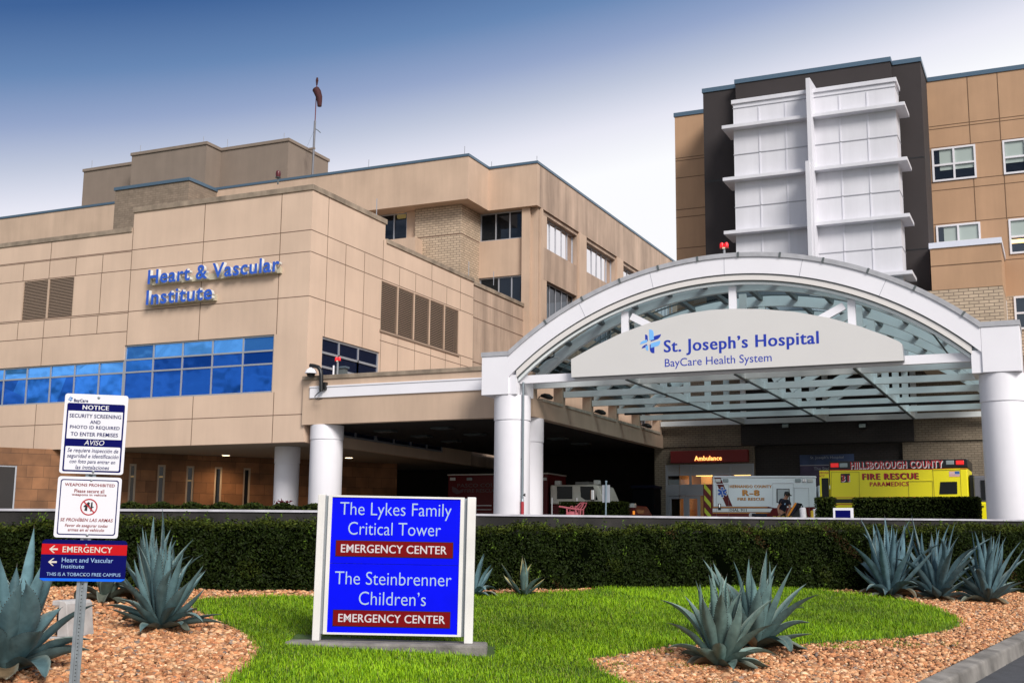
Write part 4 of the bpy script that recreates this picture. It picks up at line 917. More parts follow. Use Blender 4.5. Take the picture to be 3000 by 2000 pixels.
def wheel(o, x, y, r=.40, w=.26):
    a = MB()
    pr = [(r*.55, -w/2), (r*.93, -w/2), (r, -w*.35), (r, w*.35), (r*.93, w/2), (r*.55, w/2)]
    i0 = len(a.v); a.lathe(pr, 0, 0, M_tyre, 28); a.v = [(p[0], p[2], p[1]) for p in a.v]
    t = a.build('wheel', o, True); t.location = (x, y, r)
    b = MB(); b.lathe([(.05, -w/2-.005), (r*.5, -w/2+.03), (r*.56, -w/2-.005), (r*.56, w/2)], 0, 0, M_rim, 24); b.v = [(p[0], p[2], p[1]) for p in b.v]; b.build('rim', t, True)
def cab(o, x0, L, W, m1, m2, zf=.45, zr=2.25, hood=1.0):
    """van style cab ahead of the box, side profile extruded across, with glass and mirrors"""
    x1 = x0+L
    low = [(x0, zf), (x1, zf), (x1, zf+.55), (x1-.12, 1.12), (x1-hood, 1.30), (x0, 1.30)]
    up_ = [(x0, 1.301), (x1-hood+.02, 1.301), (x1-hood-.62, zr-.05), (x1-hood-.75, zr), (x0, zr)]
    a = MB(); a.prism(low, 'y', .06, W-.06, m1); b = a.build('cab_body', o, bevel=.05)
    a = MB(); a.prism(up_, 'y', .10, W-.10, m2); a.build('cab_roof', o, bevel=.05)
    a = MB(); xw = x1-hood
    for y in (.085, W-.085): a.prism([(xw-1.25, 1.38), (xw-.18, 1.38), (xw-.58, zr-.16), (xw-1.25, zr-.16)], 'y', y-.01, y+.01, M_vglass)
    a.face([(xw+.0, .2, 1.36), (xw+.0, W-.2, 1.36), (xw-.60, W-.2, zr-.1), (xw-.60, .2, zr-.1)], M_vglass); a.build('cab_window', o)
    for y in (.02, W-.02):
        vbox(o, 'headlight', x1-.06, x1+.02, y+(.08 if y < 1 else -.36), y+(.36 if y < 1 else -.08), .80, 1.0, M_lens_w, .01)
        vbox(o, 'mirror', xw-.25, xw-.12, y-.20 if y < 1 else y, y if y < 1 else y+.20, 1.45, 1.85, M_vblk, .02)
    vbox(o, 'bumper', x1-.05, x1+.12, .02, W-.02, zf-.05, zf+.25, M_chrome, .02); vbox(o, 'grille', x1-.02, x1+.015, .45, W-.45, .72, 1.02, M_vblk, .005)
    vbox(o, 'door_handle', x0+.15, x0+.32, .03, .06, 1.12, 1.17, M_vblk, .005)
    for y in (.18, W-.18): wheel(o, x1-hood*.85, y)
class Side:
    """pixel measurements on the near side plane of a vehicle -> local (x, z)"""
    def __init__(s, o, yaw):
        s.o = o; s.c, s.s = math.cos(yaw), math.sin(yaw); s.p = o.location
    def at(s, px, py):
        n = Vector((s.s, -s.c, 0)); r = ray(px, py); q = O+r*((s.p-O).dot(n)/r.dot(n)); d = q-s.p
        return d.x*s.c+d.y*s.s, d.z
def vtext(S, o, s, a, b, m, bold=.02, back=None, slant=0.0, dy=-.004):
    x0, z0 = S.at(*a); x1, z1 = S.at(*b)
    if back:
        bk = text('letter_shadow', s, x0+back[0], x1+back[0], z0+back[1], z1+back[1], back[2], o, dy+.002, .002, bold+.012, slant)
    return text('letters', s, x0, x1, z0, z1, m, o, dy-.002, .003, bold, slant)
def vpatch(S, o, name, pts, m, dy=-.003, th=.003):
    a = MB(); a.prism([S.at(*p) for p in pts], 'y', dy-th, dy, m); return a.build(name, o)
def vline(a, S, pts, w, m, dy=-.003):
    P = [S.at(*p) for p in pts]
    for p, q in zip(P, P[1:]): a.beam((p[0], dy, p[1]), (q[0], dy, q[1]), .008, w, m)
# ---------------- yellow ambulance
p = aY(2429, 1350, 47.5); ya = empty('yellow_ambulance', (p.x, 47.5, PLAT), 'bright yellow and black rescue ambulance with red lettering parked under the arch', 'ambulance', 'parked rescue vehicles'); S = Side(ya, 0)
Lx, Hz = S.at(2835, 1343); zb = S.at(2500, 1375)[1]; xb = S.at(2836, 1420)[0]
a = MB(); a.box(0, xb, 0, 2.4, .55, zb, M_yel); a.build('box_body', ya, bevel=.03)
a = MB(); a.box(-.01, xb+.03, -.012, 2.41, zb+.001, Hz, M_vblk); a.build('roof_band', ya, bevel=.03)
vbox(ya, 'skirt', .1, xb-.1, .05, 2.35, .28, .549, M_vblk)
for x in (.95, 1.9) : wheel(ya, x, .22); wheel(ya, x, 2.18)
cab(ya, xb+.18, 2.5, 2.2, M_yel, mat('cab_grey', (.13, .13, .15), .4)); vbox(ya, 'cab_link', xb+.031, xb+.179, .3, 2.1, .6, 2.3, M_vblk)
for px, m in ((2434, M_lens_r), (2460, M_lens_g), (2772, M_lens_g), (2801, M_lens_r)):
    x0, z0 = S.at(px, 1369); x1, z1 = S.at(px+23, 1356); dz = S.at(px, 1350)[1]-S.at(2434, 1352)[1]; vbox(ya, 'warning_light', x0, x1, -.05, -.011, z0+(.10 if px > 2700 else 0), z1+(.10 if px > 2700 else 0), m, .02)
W_ = mat('letter_white', (.75, .75, .75), .5)
vtext(S, ya, 'HILLSBOROUGH COUNTY', (2493, 1372), (2761, 1347), M_red, .03, (.02, -.035, W_), dy=-.016)
vtext(S, ya, 'FIRE RESCUE', (2527, 1404), (2689, 1384), M_red, .04, (.02, -.02, M_vblk)); vtext(S, ya, 'PARAMEDICS', (2549, 1424), (2662, 1410), M_red, .04)
vpatch(S, ya, 'number_plate', [(2463, 1387), (2490, 1386), (2490, 1412), (2463, 1413)], M_vblk); vtext(S, ya, '31', (2465, 1410), (2487, 1391), M_red, .04, (.02, -.02, W_), dy=-.008)
a = MB()
for pts in ([(2436, 1455), (2436, 1382), (2517, 1381), (2518, 1455)], [(2663, 1455), (2662, 1409), (2732, 1408), (2733, 1455)], [(2738, 1455), (2733, 1376), (2813, 1374), (2817, 1455)]): vline(a, S, pts, .018, mat('seam_dark', (.25, .21, .01), .6))
for pts in ([(2436, 1381), (2517, 1380)], [(2662, 1408), (2732, 1407)], [(2733, 1375), (2813, 1373)]): vline(a, S, pts, .03, M_yel, -.02)
a.build('door_seam', ya)
a = MB(); vline(a, S, [(2436, 1457), (2690, 1455), (2694, 1458)], .02, M_red); vline(a, S, [(2430, 1376), (2834, 1372)], .03, M_red, -.006); vline(a, S, [(2436, 1477), (2500, 1476)], .03, M_red); a.build('pinstripe', ya)
vpatch(S, ya, 'black_stripe', [(2437, 1461), (2834, 1459), (2834, 1471), (2437, 1473)], M_vblk)
vpatch(S, ya, 'side_window', [(2755, 1411), (2804, 1410), (2805, 1446), (2752, 1447)], M_vglass, -.002, .012)
fx = [S.at(2781, 1396), S.at(2811, 1379)]
a = MB(); (x0, z0), (x1, z1) = fx
for k in range(9): a.box(x0, x1, -.006, -.003, z0+(z1-z0)*k/9, z0+(z1-z0)*(k+1)/9-.0005, mat('flag_red', (.55, .1, .1), .5) if k % 2 == 0 else W_)
a.box(x0+(x1-x0)*.55, x1, -.009, -.0061, z0+(z1-z0)*.45, z1, mat('flag_blue', (.05, .12, .35), .5)); a.build('flag_decal', ya)
# open rear door swung towards the camera side
rd = MB(); d0, d1 = S.at(2405, 1378)[0]*1.0, -.03
rd.box(-.38, -.02, -.05, 0.0, .6, S.at(2405, 1378)[1], M_yel); dr_ = rd.build('rear_door', ya, bevel=.02); a = MB(); zz = S.at(2415, 1400)[1]; a.box(-.30, -.03, -.056, -.051, zz-.75, zz, M_vglass); a.build('window', dr_, bevel=.02)
text('letters', 'OROUGH', -.37, -.03, S.at(2410, 1388)[1], S.at(2410, 1381)[1], M_red, dr_, -.051, .003, .03); text('letters', 'NTY', -.37, -.18, S.at(2410, 1397)[1], S.at(2410, 1391)[1], M_red, dr_, -.051, .003, .03)
# ---------------- white ambulance
YAWW = R_(16); p = aY(2088, 1393, 52.0); wa = empty('white_ambulance', (p.x, 52.0, PLAT), 'white ambulance with maroon and gold stripes and star emblem by the ambulance entrance', 'ambulance', 'parked rescue vehicles', (0, 0, YAWW)); S = Side(wa, YAWW)
xb, zt = S.at(2390, 1397); zt = S.at(2088, 1393)[1]
a = MB(); a.box(0, xb, 0, 2.3, .95, zt-.08, M_wht); a.build('box_body', wa, bevel=.03)
a = MB(); a.prism([(0, zt-.08), (.0, zt+.0), (xb, zt), (xb+.04, zt-.08)], 'y', -.03, 2.33, M_white); a.build('roof_rim', wa, bevel=.02)
vbox(wa, 'maroon_skirt', .0, xb-.02, .0, 2.3, .35, .949, M_mar)
for x in (1.0, ): wheel(wa, x, .2); wheel(wa, x, 2.1)
cab(wa, xb+.1, 2.4, 2.2, M_wht, M_wht)
vpatch(S, wa, 'maroon_stripe', [(2092, 1398), (2111, 1398), (2146, 1482), (2127, 1482)], M_mar); vpatch(S, wa, 'maroon_band', [(2088, 1483), (2252, 1483), (2268, 1487), (2388, 1484), (2388, 1514), (2088, 1518)], M_mar)
vpatch(S, wa, 'white_band', [(2088, 1488.5), (2263, 1488.5), (2256, 1499), (2088, 1499)], W_, -.0065)
vpatch(S, wa, 'gold_stripe', [(2088, 1484), (2250, 1484.5), (2247, 1487), (2088, 1486.5)], M_gold, -.0065); vpatch(S, wa, 'gold_stripe', [(2088, 1500.5), (2240, 1500.5), (2258, 1503), (2088, 1503)], M_gold, -.0065)
vtext(S, wa, 'HERNANDO COUNTY', (2138, 1428), (2260, 1420), M_gold, .03, (.008, -.008, M_mar)); vtext(S, wa, 'R-8', (2176, 1451), (2223, 1434), M_gold, .05, (.012, -.012, M_mar)); vtext(S, wa, 'FIRE RESCUE', (2161, 1465), (2239, 1457), M_gold, .04, (.008, -.008, M_mar))
vtext(S, wa, 'DIAL 911', (2138, 1497), (2187, 1489.5), M_vblk, .03, None, 0, -.0095)
cx, cz = S.at(2116, 1441); r_ = (S.at(2116, 1427)[1]-cz)*1.0
def star(r, w, m, y):
    a = MB()
    for k in range(3):
        t = math.pi/2+k*math.pi/3; d = Vector((math.cos(t), 0, math.sin(t))); a.beam(Vector((cx, y-.0012*k, cz))-d*r, Vector((cx, y-.0012*k, cz))+d*r, w, .003, m, up=(0, 1, 0))
    return a.build('star_emblem', wa)
star(r_*1.1, r_*.62, W_, -.0085); star(r_*.98, r_*.44, mat('star_blue', (.015, .09, .45), .5), -.014)
a = MB(); a.tube([(cx, -.02, cz-r_*.6), (cx+.02, -.02, cz-.1), (cx-.02, -.02, cz+.1), (cx+.01, -.02, cz+r_*.6)], .012, W_, 5); a.build('star_rod', wa)
for px, py, m in ((2095, 1410, M_lens_w), (2118, 1410, M_lens_g), (2330, 1410, M_lens_g), (2351, 1410, M_chrome), (2366, 1410, M_lens_w)):
    x0, z0 = S.at(px, py+2); x1, z1 = S.at(px+(10 if m is M_chrome else 16), py-8); vbox(wa, 'warning_light', x0, x1, -.05, -.001, z0, z1, m, .02)
a = MB(); sm = mat('seam_grey', (.18, .19, .2), .6)
for pts in ([(2099, 1512), (2099, 1418), (2134, 1418), (2135, 1512)], [(2264, 1480), (2264, 1415), (2324, 1415), (2325, 1480)], [(2328, 1480), (2328, 1428), (2369, 1428), (2371, 1510)]): vline(a, S, pts, .015, sm)
for pts in ([(2096, 1417), (2135, 1417)], [(2263, 1414), (2324, 1414)], [(2328, 1427), (2369, 1427)]): vline(a, S, pts, .03, M_white, -.02)
a.build('door_seam', wa)
vpatch(S, wa, 'window_rubber', [(2275, 1431), (2313, 1431), (2315, 1472), (2275, 1472)], M_vblk, -.002, .01); vpatch(S, wa, 'side_window', [(2278, 1433), (2311, 1433), (2312, 1470), (2278, 1470)], mat('pale_window', (.35, .38, .40), .1), -.0125, .004)
x, z = S.at(2108, 1484); vbox(wa, 'door_handle', x-.06, x+.06, -.03, -.002, z-.14, z+.14, M_vblk, .02); vbox(wa, 'handle_grip', x-.03, x+.03, -.045, -.031, z-.02, z+.12, M_chrome, .01)
# open chevron rear door on the left
rd = MB(); zt2 = S.at(2066, 1418)[1]; rd.box(-.42, -.03, -.05, .0, .5, zt2, M_mar); dr_ = rd.build('rear_door', wa, bevel=.02)
a = MB(); cy_ = mat('chevron_lime', (.45, .50, .02), .5)
for k in range(4):
    z = .55+k*.52; a.prism([(-.38, z), (-.38, z+.22), (-.10, z-.12+.0), (-.10, z-.34 if z > .9 else z-.2)], 'y', -.054, -.051, cy_)
a.build('chevron', dr_)
# ---------------- maroon rescue truck in the dark bay
YP = 55.0; p = aY(1313, 1391, YP); ma = empty('maroon_rescue_truck', (p.x, YP, PLAT), 'maroon rescue truck with silver cab parked in the dark covered drive', 'ambulance', 'parked rescue vehicles'); S = Side(ma, 0)
xb = S.at(1604, 1391)[0]; zt = S.at(1313, 1389)[1]
a = MB(); a.box(0, xb, 0, 2.4, .55, zt-.06, M_mar); a.build('box_body', ma, bevel=.03)
vbox(ma, 'roof_rim', -.03, xb+.03, -.05, 2.45, zt-.059, zt, mat('rim_pale', (.6, .55, .5), .4), .01); vbox(ma, 'skirt', .1, xb-.1, .1, 2.3, .3, .549, M_vblk)
for x in (.9, 1.9): wheel(ma, x, .2); wheel(ma, x, 2.2)
Mgh = mat('ghost_grey', (.11, .09, .09), .5)
vtext(S, ma, 'PASCO COUNTY', (1340, 1427), (1492, 1414), Mgh, .0); vtext(S, ma, 'FIRE RESCUE', (1361, 1442), (1452, 1431), Mgh, .0)
vpatch(S, ma, 'map_decal', [(1324, 1424), (1336, 1428), (1345, 1436), (1358, 1431), (1357, 1440), (1345, 1445), (1338, 1447), (1326, 1440)], mat('decal_mauve', (.10, .05, .06), .5))
for px, m in ((1319, M_lens_w), (1368, M_lens_g), (1586, M_lens_w)):
    x0, z0 = S.at(px, 1407); x1, z1 = S.at(px+16, 1398); vbox(ma, 'warning_light', x0, x1, -.05, -.001, z0, z1, m, .02)
a = MB(); vline(a, S, [(1394, 1480), (1440, 1480)], .04, W_); vline(a, S, [(1394, 1492), (1440, 1492)], .03, W_); a.build('pinstripe', ma)
# crew cab
x0 = S.at(1612, 1422)[0]; x2 = S.at(1765, 1422)[0]; zc = S.at(1620, 1420)[1]; Msil = mat('cab_silver', (.82, .75, .66), .35, coat=.3)
xh = S.at(1868, 1490)[0]; zh = S.at(1850, 1475)[1]; zl = S.at(1620, 1476)[1]
a = MB(); a.prism([(x0, zl), (S.at(1775, 1476)[0], zl), (S.at(1752, 1426)[0], zc-.05), (S.at(1740, 1421)[0], zc), (x0, zc)], 'y', 0, 2.2, Msil); a.build('cab_roof', ma, bevel=.06)
a = MB(); a.prism([(x0, .5), (xh, .5), (xh, zh-.45), (xh-.25, zh-.05), (S.at(1775, 1476)[0], zl-.001), (x0, zl-.001)], 'y', 0, 2.2, M_mar); a.build('cab_body', ma, bevel=.06)
vbox(ma, 'cab_link', xb+.031, x0-.001, .2, 2.0, .6, zc-.1, M_vblk)
vpatch(S, ma, 'rear_window', [(1632, 1424), (1677, 1424), (1677, 1461), (1632, 1461)], M_vglass, -.004, .012); vpatch(S, ma, 'front_window', [(1700, 1424), (1738, 1424), (1752, 1464), (1716, 1464), (1702, 1455)], M_vglass, -.004, .012)
x, z = S.at(1742, 1450); vbox(ma, 'mirror', x-.08, x+.10, -.35, -.1, z-.25, z+.27, M_chrome, .04)
for px in (1618, 1691):
    x, z = S.at(px, 1480); vbox(ma, 'grab_rail', x-.03, x+.03, -.05, -.004, z-.5, z+.38, M_chrome, .01)
x, z = S.at(1848, 1480); vbox(ma, 'headlight', x-.1, x+.18, -.02, .3, z-.1, z+.1, M_lens_w, .03); vbox(ma, 'marker_light', x+.1, x+.2, -.03, .05, z-.42, z-.25, mat('amber_lens', (.8, .25, .02), .3, emit=((1, .3, .03), .6)), .01)
x, z = S.at(1680, 1407); vbox(ma, 'light_bar', x, x+.7, .2, 2.0, zc+.001, zc+.16, mat('bar_grey', (.20, .19, .18), .3), .04)
for px in (1622, 1736): x = S.at(px, 1404)[0]; vbox(ma, 'roof_light', x, x+.3, .1, .35, zc+.001, zc+.22, M_lens_w, .04)
for x in (x0+.5, xh-.75): wheel(ma, x, .2); wheel(ma, x, 2.0)
vbox(ma, 'bumper', xh-.05, xh+.15, 0, 2.2, .4, .75, M_chrome, .03)
# ================================================================== stretcher and crew member
M_navy = mat('navy_cloth', (.008, .010, .025), .85, var=.2, scale=8); M_skin = mat('skin', (.42, .21, .14), .55, var=.08, scale=9); M_hair = mat('dark_hair', (.02, .014, .01), .7)
def skin_mesh(name, verts, edges, radii, m, parent, root=0, sub=2):
    me = bpy.data.meshes.new(name); me.from_pydata([tuple(v) for v in verts], edges, []); o = bpy.data.objects.new(name, me); COL.objects.link(o); me.materials.append(m)
    if parent: o.parent = parent
    md = o.modifiers.new('skin', 'SKIN'); md.use_smooth_shade = True
    for i, r in enumerate(radii):
        sv = me.skin_vertices[0].data[i]; sv.radius = (r, r) if not isinstance(r, tuple) else r; sv.use_root = (i == root)
    s2 = o.modifiers.new('subdiv', 'SUBSURF'); s2.levels = sub; s2.render_levels = sub
    return o
PY = 48.6; pp = aY(2291, 1500, PY); pe = empty('person', (pp.x, PY, PLAT), 'crew member in navy T-shirt and black cap leaning over the stretcher beside the white ambulance', 'person')
# facing right (+X) and down, turned a little to the camera; arms reach to the mattress edge at about 0.75 m
J = dict(pel=(0, 0, .95), spn=(.02, 0, 1.15), chs=(.09, -.02, 1.36), nck=(.15, -.03, 1.50), hd0=(.185, -.04, 1.545), hd1=(.225, -.05, 1.635), hd2=(.23, -.05, 1.70),
         sL=(.04, -.20, 1.41), eL=(-.10, -.27, 1.15), wL=(-.06, -.30, .92), sR=(.24, .13, 1.40), eR=(.33, -.05, 1.13), wR=(.27, -.25, .93),
         hipL=(-.02, -.09, .92), kL=(-.02, -.10, .50), aL=(-.05, -.10, .09), tL=(.12, -.14, .05), hipR=(.05, .09, .92), kR=(.09, .09, .50), aR=(.05, .10, .09), tR=(.21, .08, .05))
names = list(J); idx = {n: i for i, n in enumerate(names)}
ed = [('pel', 'spn'), ('spn', 'chs'), ('chs', 'nck'), ('nck', 'hd0'), ('hd0', 'hd1'), ('hd1', 'hd2'), ('chs', 'sL'), ('sL', 'eL'), ('eL', 'wL'), ('chs', 'sR'), ('sR', 'eR'), ('eR', 'wR'), ('pel', 'hipL'), ('hipL', 'kL'), ('kL', 'aL'), ('aL', 'tL'), ('pel', 'hipR'), ('hipR', 'kR'), ('kR', 'aR'), ('aR', 'tR')]
rad = dict(pel=.13, spn=.125, chs=.135, nck=.068, hd0=.075, hd1=.098, hd2=.085, sL=.062, eL=.046, wL=.032, sR=.062, eR=.046, wR=.032, hipL=.095, kL=.062, aL=.045, tL=.04, hipR=.095, kR=.062, aR=.045, tR=.04)
V = [Vector(J[n]) for n in names]; E_ = [(idx[a], idx[b]) for a, b in ed]; Rr_ = [rad[n] for n in names]
for sgn, wn_, el in ((-1, 'wL', 'eL'), (1, 'wR', 'eR')):      # palms with five separate fingers
    w = Vector(J[wn_]); d = (w-Vector(J[el])).normalized(); i0 = len(V)
    V.append(w+d*.075); Rr_.append(.03); E_.append((idx[wn_], i0))
    for k in range(4):
        b = w+d*.10+Vector((.022*(k-1.5), -.004, 0)); t = b+d*(.055-.006*abs(k-1))+Vector((.02, -.008, -.008)); j = len(V); V += [b, t]; Rr_ += [.010, .008]; E_ += [(i0, j), (j, j+1)]
    j = len(V); V += [w+d*.06+Vector((.04, -.025, 0)), w+d*.09+Vector((.06, -.03, -.01))]; Rr_ += [.012, .009]; E_ += [(i0, j), (j, j+1)]
skin_mesh('body', V, E_, Rr_, M_skin, pe)
k = Vector((0, 0, 0))
sh = [J['pel'], J['spn'], J['chs'], (.14, -.03, 1.475), J['sL'], tuple(Vector(J['sL']).lerp(Vector(J['eL']), .62)), J['sR'], tuple(Vector(J['sR']).lerp(Vector(J['eR']), .62))]
skin_mesh('shirt', sh, [(0, 1), (1, 2), (2, 3), (2, 4), (4, 5), (2, 6), (6, 7)], [.165, .165, .185, .10, .11, .09, .11, .09], M_navy, pe)
tr = [(0, 0, .99), J['pel'], J['hipL'], J['kL'], (-.05, -.10, .12), J['hipR'], J['kR'], (.05, .10, .12)]
skin_mesh('trousers', tr, [(0, 1), (1, 2), (2, 3), (3, 4), (1, 5), (5, 6), (6, 7)], [.14, .145, .115, .085, .075, .115, .085, .075], mat('black_trousers', (.008, .008, .012), .9), pe)
for n_ in ('L', 'R'):
    a_, t_2 = Vector(J['a'+n_]), Vector(J['t'+n_]); skin_mesh('boot', [a_+Vector((-.05, 0, -.03)), a_+Vector((.03, 0, -.02)), t_2+Vector((.05, 0, 0))], [(0, 1), (1, 2)], [.06, .065, .045], M_black, pe)
hc = Vector((.228, -.05, 1.655)); a = MB(); a.ball(hc+Vector((-.012, 0, .01)), .108, M_hair, 14, (1.02, .92, 1.0)); 
a.v = [v if v[2] > 1.62 or v[0] < .19 else (v[0]*.0+.19, v[1]*.3-.035, max(v[2], 1.575)) for v in a.v]; a.build('hair', pe, True)
a = MB(); a.lathe([(.116, 0), (.117, .035), (.10, .085), (.06, .108), (.005, .115)], 0, 0, M_black, 18); a.prism([(.06, -.09), (.13, -.085), (.21, -.04), (.215, .04), (.13, .085), (.06, .09)], 'z', -.012, .004, M_black); cap_ = a.build('cap', pe, True); cap_.location = hc+Vector((0, 0, .02)); cap_.rotation_euler = (R_(8), R_(14), R_(-24))
fa = Matrix.Rotation(R_(-24), 3, 'Z')
def fpt(x, y, z): return hc+fa@Vector((x, y, z))
a = MB(); a.ball(fpt(.105, 0, -.045), .02, M_skin, 8, (1.2, .8, 1.4)); a.build('nose', pe, True)
a = MB(); a.ball(fpt(.096, -.035, -.012), .011, M_vblk, 8); a.ball(fpt(.096, .035, -.012), .011, M_vblk, 8); a.build('eyes', pe)
a = MB(); a.ball(fpt(.092, 0, -.088), .02, mat('lips', (.28, .10, .08), .6), 8, (.6, 1.2, .35)); a.build('mouth', pe)
for sgn in (-1, 1): a = MB(); a.ball(fpt(0.0, sgn*.098, -.02), .03, M_skin, 8, (.7, .4, 1)); a.build('ear', pe, True)
a = MB(); a.prism([(.14, 1.33), (.19, 1.33), (.195, 1.285), (.165, 1.255), (.14, 1.285)], 'y', -.215, -.200, mat('badge_blue', (.25, .42, .62), .5)); a.build('badge', pe)
skin_mesh('glove', [Vector(J['wL'])+Vector((0, 0, .02)), Vector(J['wL'])-Vector((0, 0, .05))], [(0, 1)], [.038, .042], M_black, pe)
# stretcher
q0 = aY(2207, 1503, 48.25); st = empty('stretcher', (q0.x, 47.9, PLAT), 'ambulance stretcher with raised backrest, orange strap and folded blanket in front of the white ambulance', 'stretcher'); x1 = aY(2345, 1500, 47.9).x-q0.x
Myl = mat('stretcher_yellow', (.55, .35, .02), .5); Mor = mat('strap_orange', (.85, .30, .02), .6)
vbox(st, 'mattress', .1, x1-.45, 0, .58, .70, .80, M_navy, .03)
bk = MB(); bk.prism([(x1-.50, .72), (x1-.38, .70), (x1-.02, 1.30), (x1-.14, 1.33)], 'y', 0, .58, M_navy); bk.build('backrest', st, bevel=.02)
a = MB(); a.beam((x1-.53, -.012, .73), (x1-.16, -.012, 1.32), .02, .07, Mor); a.build('strap', st)
a = MB()
for y in (.04, .54): a.tube([(0, y, .66), (x1-.1, y, .66)], .022, Myl, 8); a.tube([(.2, y, .66), (x1*.5, y, .2)], .02, Myl, 8); a.tube([(x1-.3, y, .66), (x1*.5, y, .2)], .02, Myl, 8); a.tube([(.2, y, .2), (x1-.3, y, .2)], .022, Myl, 8)
a.build('frame', st)
for x in (.25, x1-.35):
    for y in (.04, .54): a = MB(); a.lathe([(.03, -.02), (.08, -.02), (.08, .02), (.03, .02)], 0, 0, M_tyre, 14); a.v = [(v[0], v[2], v[1]) for v in a.v]; w_ = a.build('wheel', st); w_.location = (x, y, .08)
a = MB(); a.tube([(.0, 0.02, .85), (.0, .56, .85)], .1, mat('blanket', (.55, .55, .56), .9), 14); a.tube([(.03, .02, .86), (.6, .02, .84)], .06, M_navy, 10); a.build('blanket', st, True)
a = MB()
for k in range(5): a.box(.85+k*.17, .97+k*.17, -.025, .0, .73, .82, mat('belt_yellow', (.30, .20, .02), .6))
a.build('belt', st)
q = aY(2352, 1480, 47.7); bg_ = empty('equipment_bag', (q.x-.2, 47.7, PLAT), 'black equipment bag standing on the ground right of the raised stretcher back', 'bag'); a = MB(); a.prism([(-.35, 0), (.38, 0), (.36, .75), (.22, 1.05), (.05, 1.12), (-.25, .8)], 'y', 0, .35, M_black); a.build('bag_body', bg_, bevel=.06); a = MB(); a.tube([(.0, .15, 1.05), (.03, .15, 1.22), (.15, .15, 1.22), (.2, .15, 1.0)], .025, M_black, 8); a.build('handle', bg_); a = MB(); a.box(-.02, .1, -.012, .0, .55, .65, M_lens_w); a.build('label_patch', bg_)
# bollards
for px, top, r, m, lab in ((2356, 1486, .12, M_white, 'leaning white bollard right of the equipment bag'), (2380, 1495, .07, mat('bollard_yellow', (.55, .38, .02), .5), 'short yellow bollard left of the small clipped hedge'), (2387, 1490, .07, M_white, 'thin white bollard touching the small clipped hedge')):
    q = aY(px, top, 46.5); o = empty('bollard', (q.x, 46.5, PLAT), lab, 'bollard', 'bollards by the clipped hedge'); h = q.z-PLAT
    a = MB(); a.tube([(0, 0, 0), (-.06 if r > .1 else 0, 0, h-r*.3), (-.065 if r > .1 else 0, 0, h)], [r, r, r*.7], m, 14); a.build('post', o, True)
    a = MB(); a.lathe([(r*1.25, 0), (r*1.25, .04), (r*1.02, .05)], 0, 0, M_black, 14); a.build('base', o)
# ================================================================== vegetation
nr = np.random.default_rng(11)
M_leafh = mat('hedge_leaf', (1, 1, 1), .6, attr='tone', spec=.08); M_hcore = mat('hedge_shade_core', (.0012, .002, .0008), .95, spec=0.0)
def proj(P):
    d = np.asarray(P)-np.array(O); z = d@np.array(FW); return 1500+F_PX*(d@np.array(RT))/z, 1000-F_PX*(d@np.array(UP))/z
def leaves_mesh(name, C, Nn, size, tone, parent, m=None):
    """rhombic folded leaves at C, loosely facing Nn"""
    k = len(C); a = nr.normal(size=(k, 3)); nn = Nn+nr.normal(size=(k, 3))*.75; nn /= np.linalg.norm(nn, axis=1)[:, None]
    a -= (a*nn).sum(1)[:, None]*nn; a /= np.linalg.norm(a, axis=1)[:, None]; b = np.cross(nn, a)
    s = size[:, None]
    V = np.stack([C-a*s, C+b*s*.42+nn*s*.15, C+a*s, C-b*s*.42+nn*s*.15], 1).reshape(-1, 3)
    Fq = np.arange(4*k).reshape(-1, 4); o = np_mesh(name, V, Fq, m or M_leafh, np.repeat(tone, 4, 0))
    if parent: o.parent = parent
    return o
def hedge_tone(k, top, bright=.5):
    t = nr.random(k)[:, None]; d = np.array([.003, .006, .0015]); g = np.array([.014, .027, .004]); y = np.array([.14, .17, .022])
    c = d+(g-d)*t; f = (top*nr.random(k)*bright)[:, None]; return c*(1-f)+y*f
def hedge_box(name, x0, x1, y0, y1, z1, label, dens=700, z0=PLAT):
    o = empty(name, ((x0+x1)/2, y0, z0), label, 'hedge', 'clipped hedges on the driveway'); loc = np.array(o.location)
    a = MB(); hx = (x1-x0)/2; a.box(-hx+.06, hx-.06, .06, y1-y0-.06, 0, z1-z0-.06, M_hcore); a.build('shade_core', o)  # solid near-black core painting the shade behind the leaves
    Cs = []; Ns = []; tp = []
    for (A, B, U, Vv, n) in (((x0, y0, z0), x1-x0, (1, 0, 0), (0, 0, z1-z0), (0, -1, 0)), ((x0, y0, z1), x1-x0, (1, 0, 0), (0, y1-y0, 0), (0, 0, 1)), ((x1, y0, z0), y1-y0, (0, 1, 0), (0, 0, z1-z0), (1, 0, 0)), ((x0, y0, z0), y1-y0, (0, 1, 0), (0, 0, z1-z0), (-1, 0, 0))):
        L_ = B*np.linalg.norm(Vv); k = int(L_*dens); u = nr.random(k)[:, None]; v = nr.random(k)[:, None]
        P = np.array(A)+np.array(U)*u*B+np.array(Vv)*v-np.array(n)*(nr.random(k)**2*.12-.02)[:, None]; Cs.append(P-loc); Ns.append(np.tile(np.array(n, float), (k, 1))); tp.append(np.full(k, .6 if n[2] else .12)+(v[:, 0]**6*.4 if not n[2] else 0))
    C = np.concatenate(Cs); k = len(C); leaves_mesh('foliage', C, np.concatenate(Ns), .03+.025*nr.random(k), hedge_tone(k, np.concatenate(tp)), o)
    return o
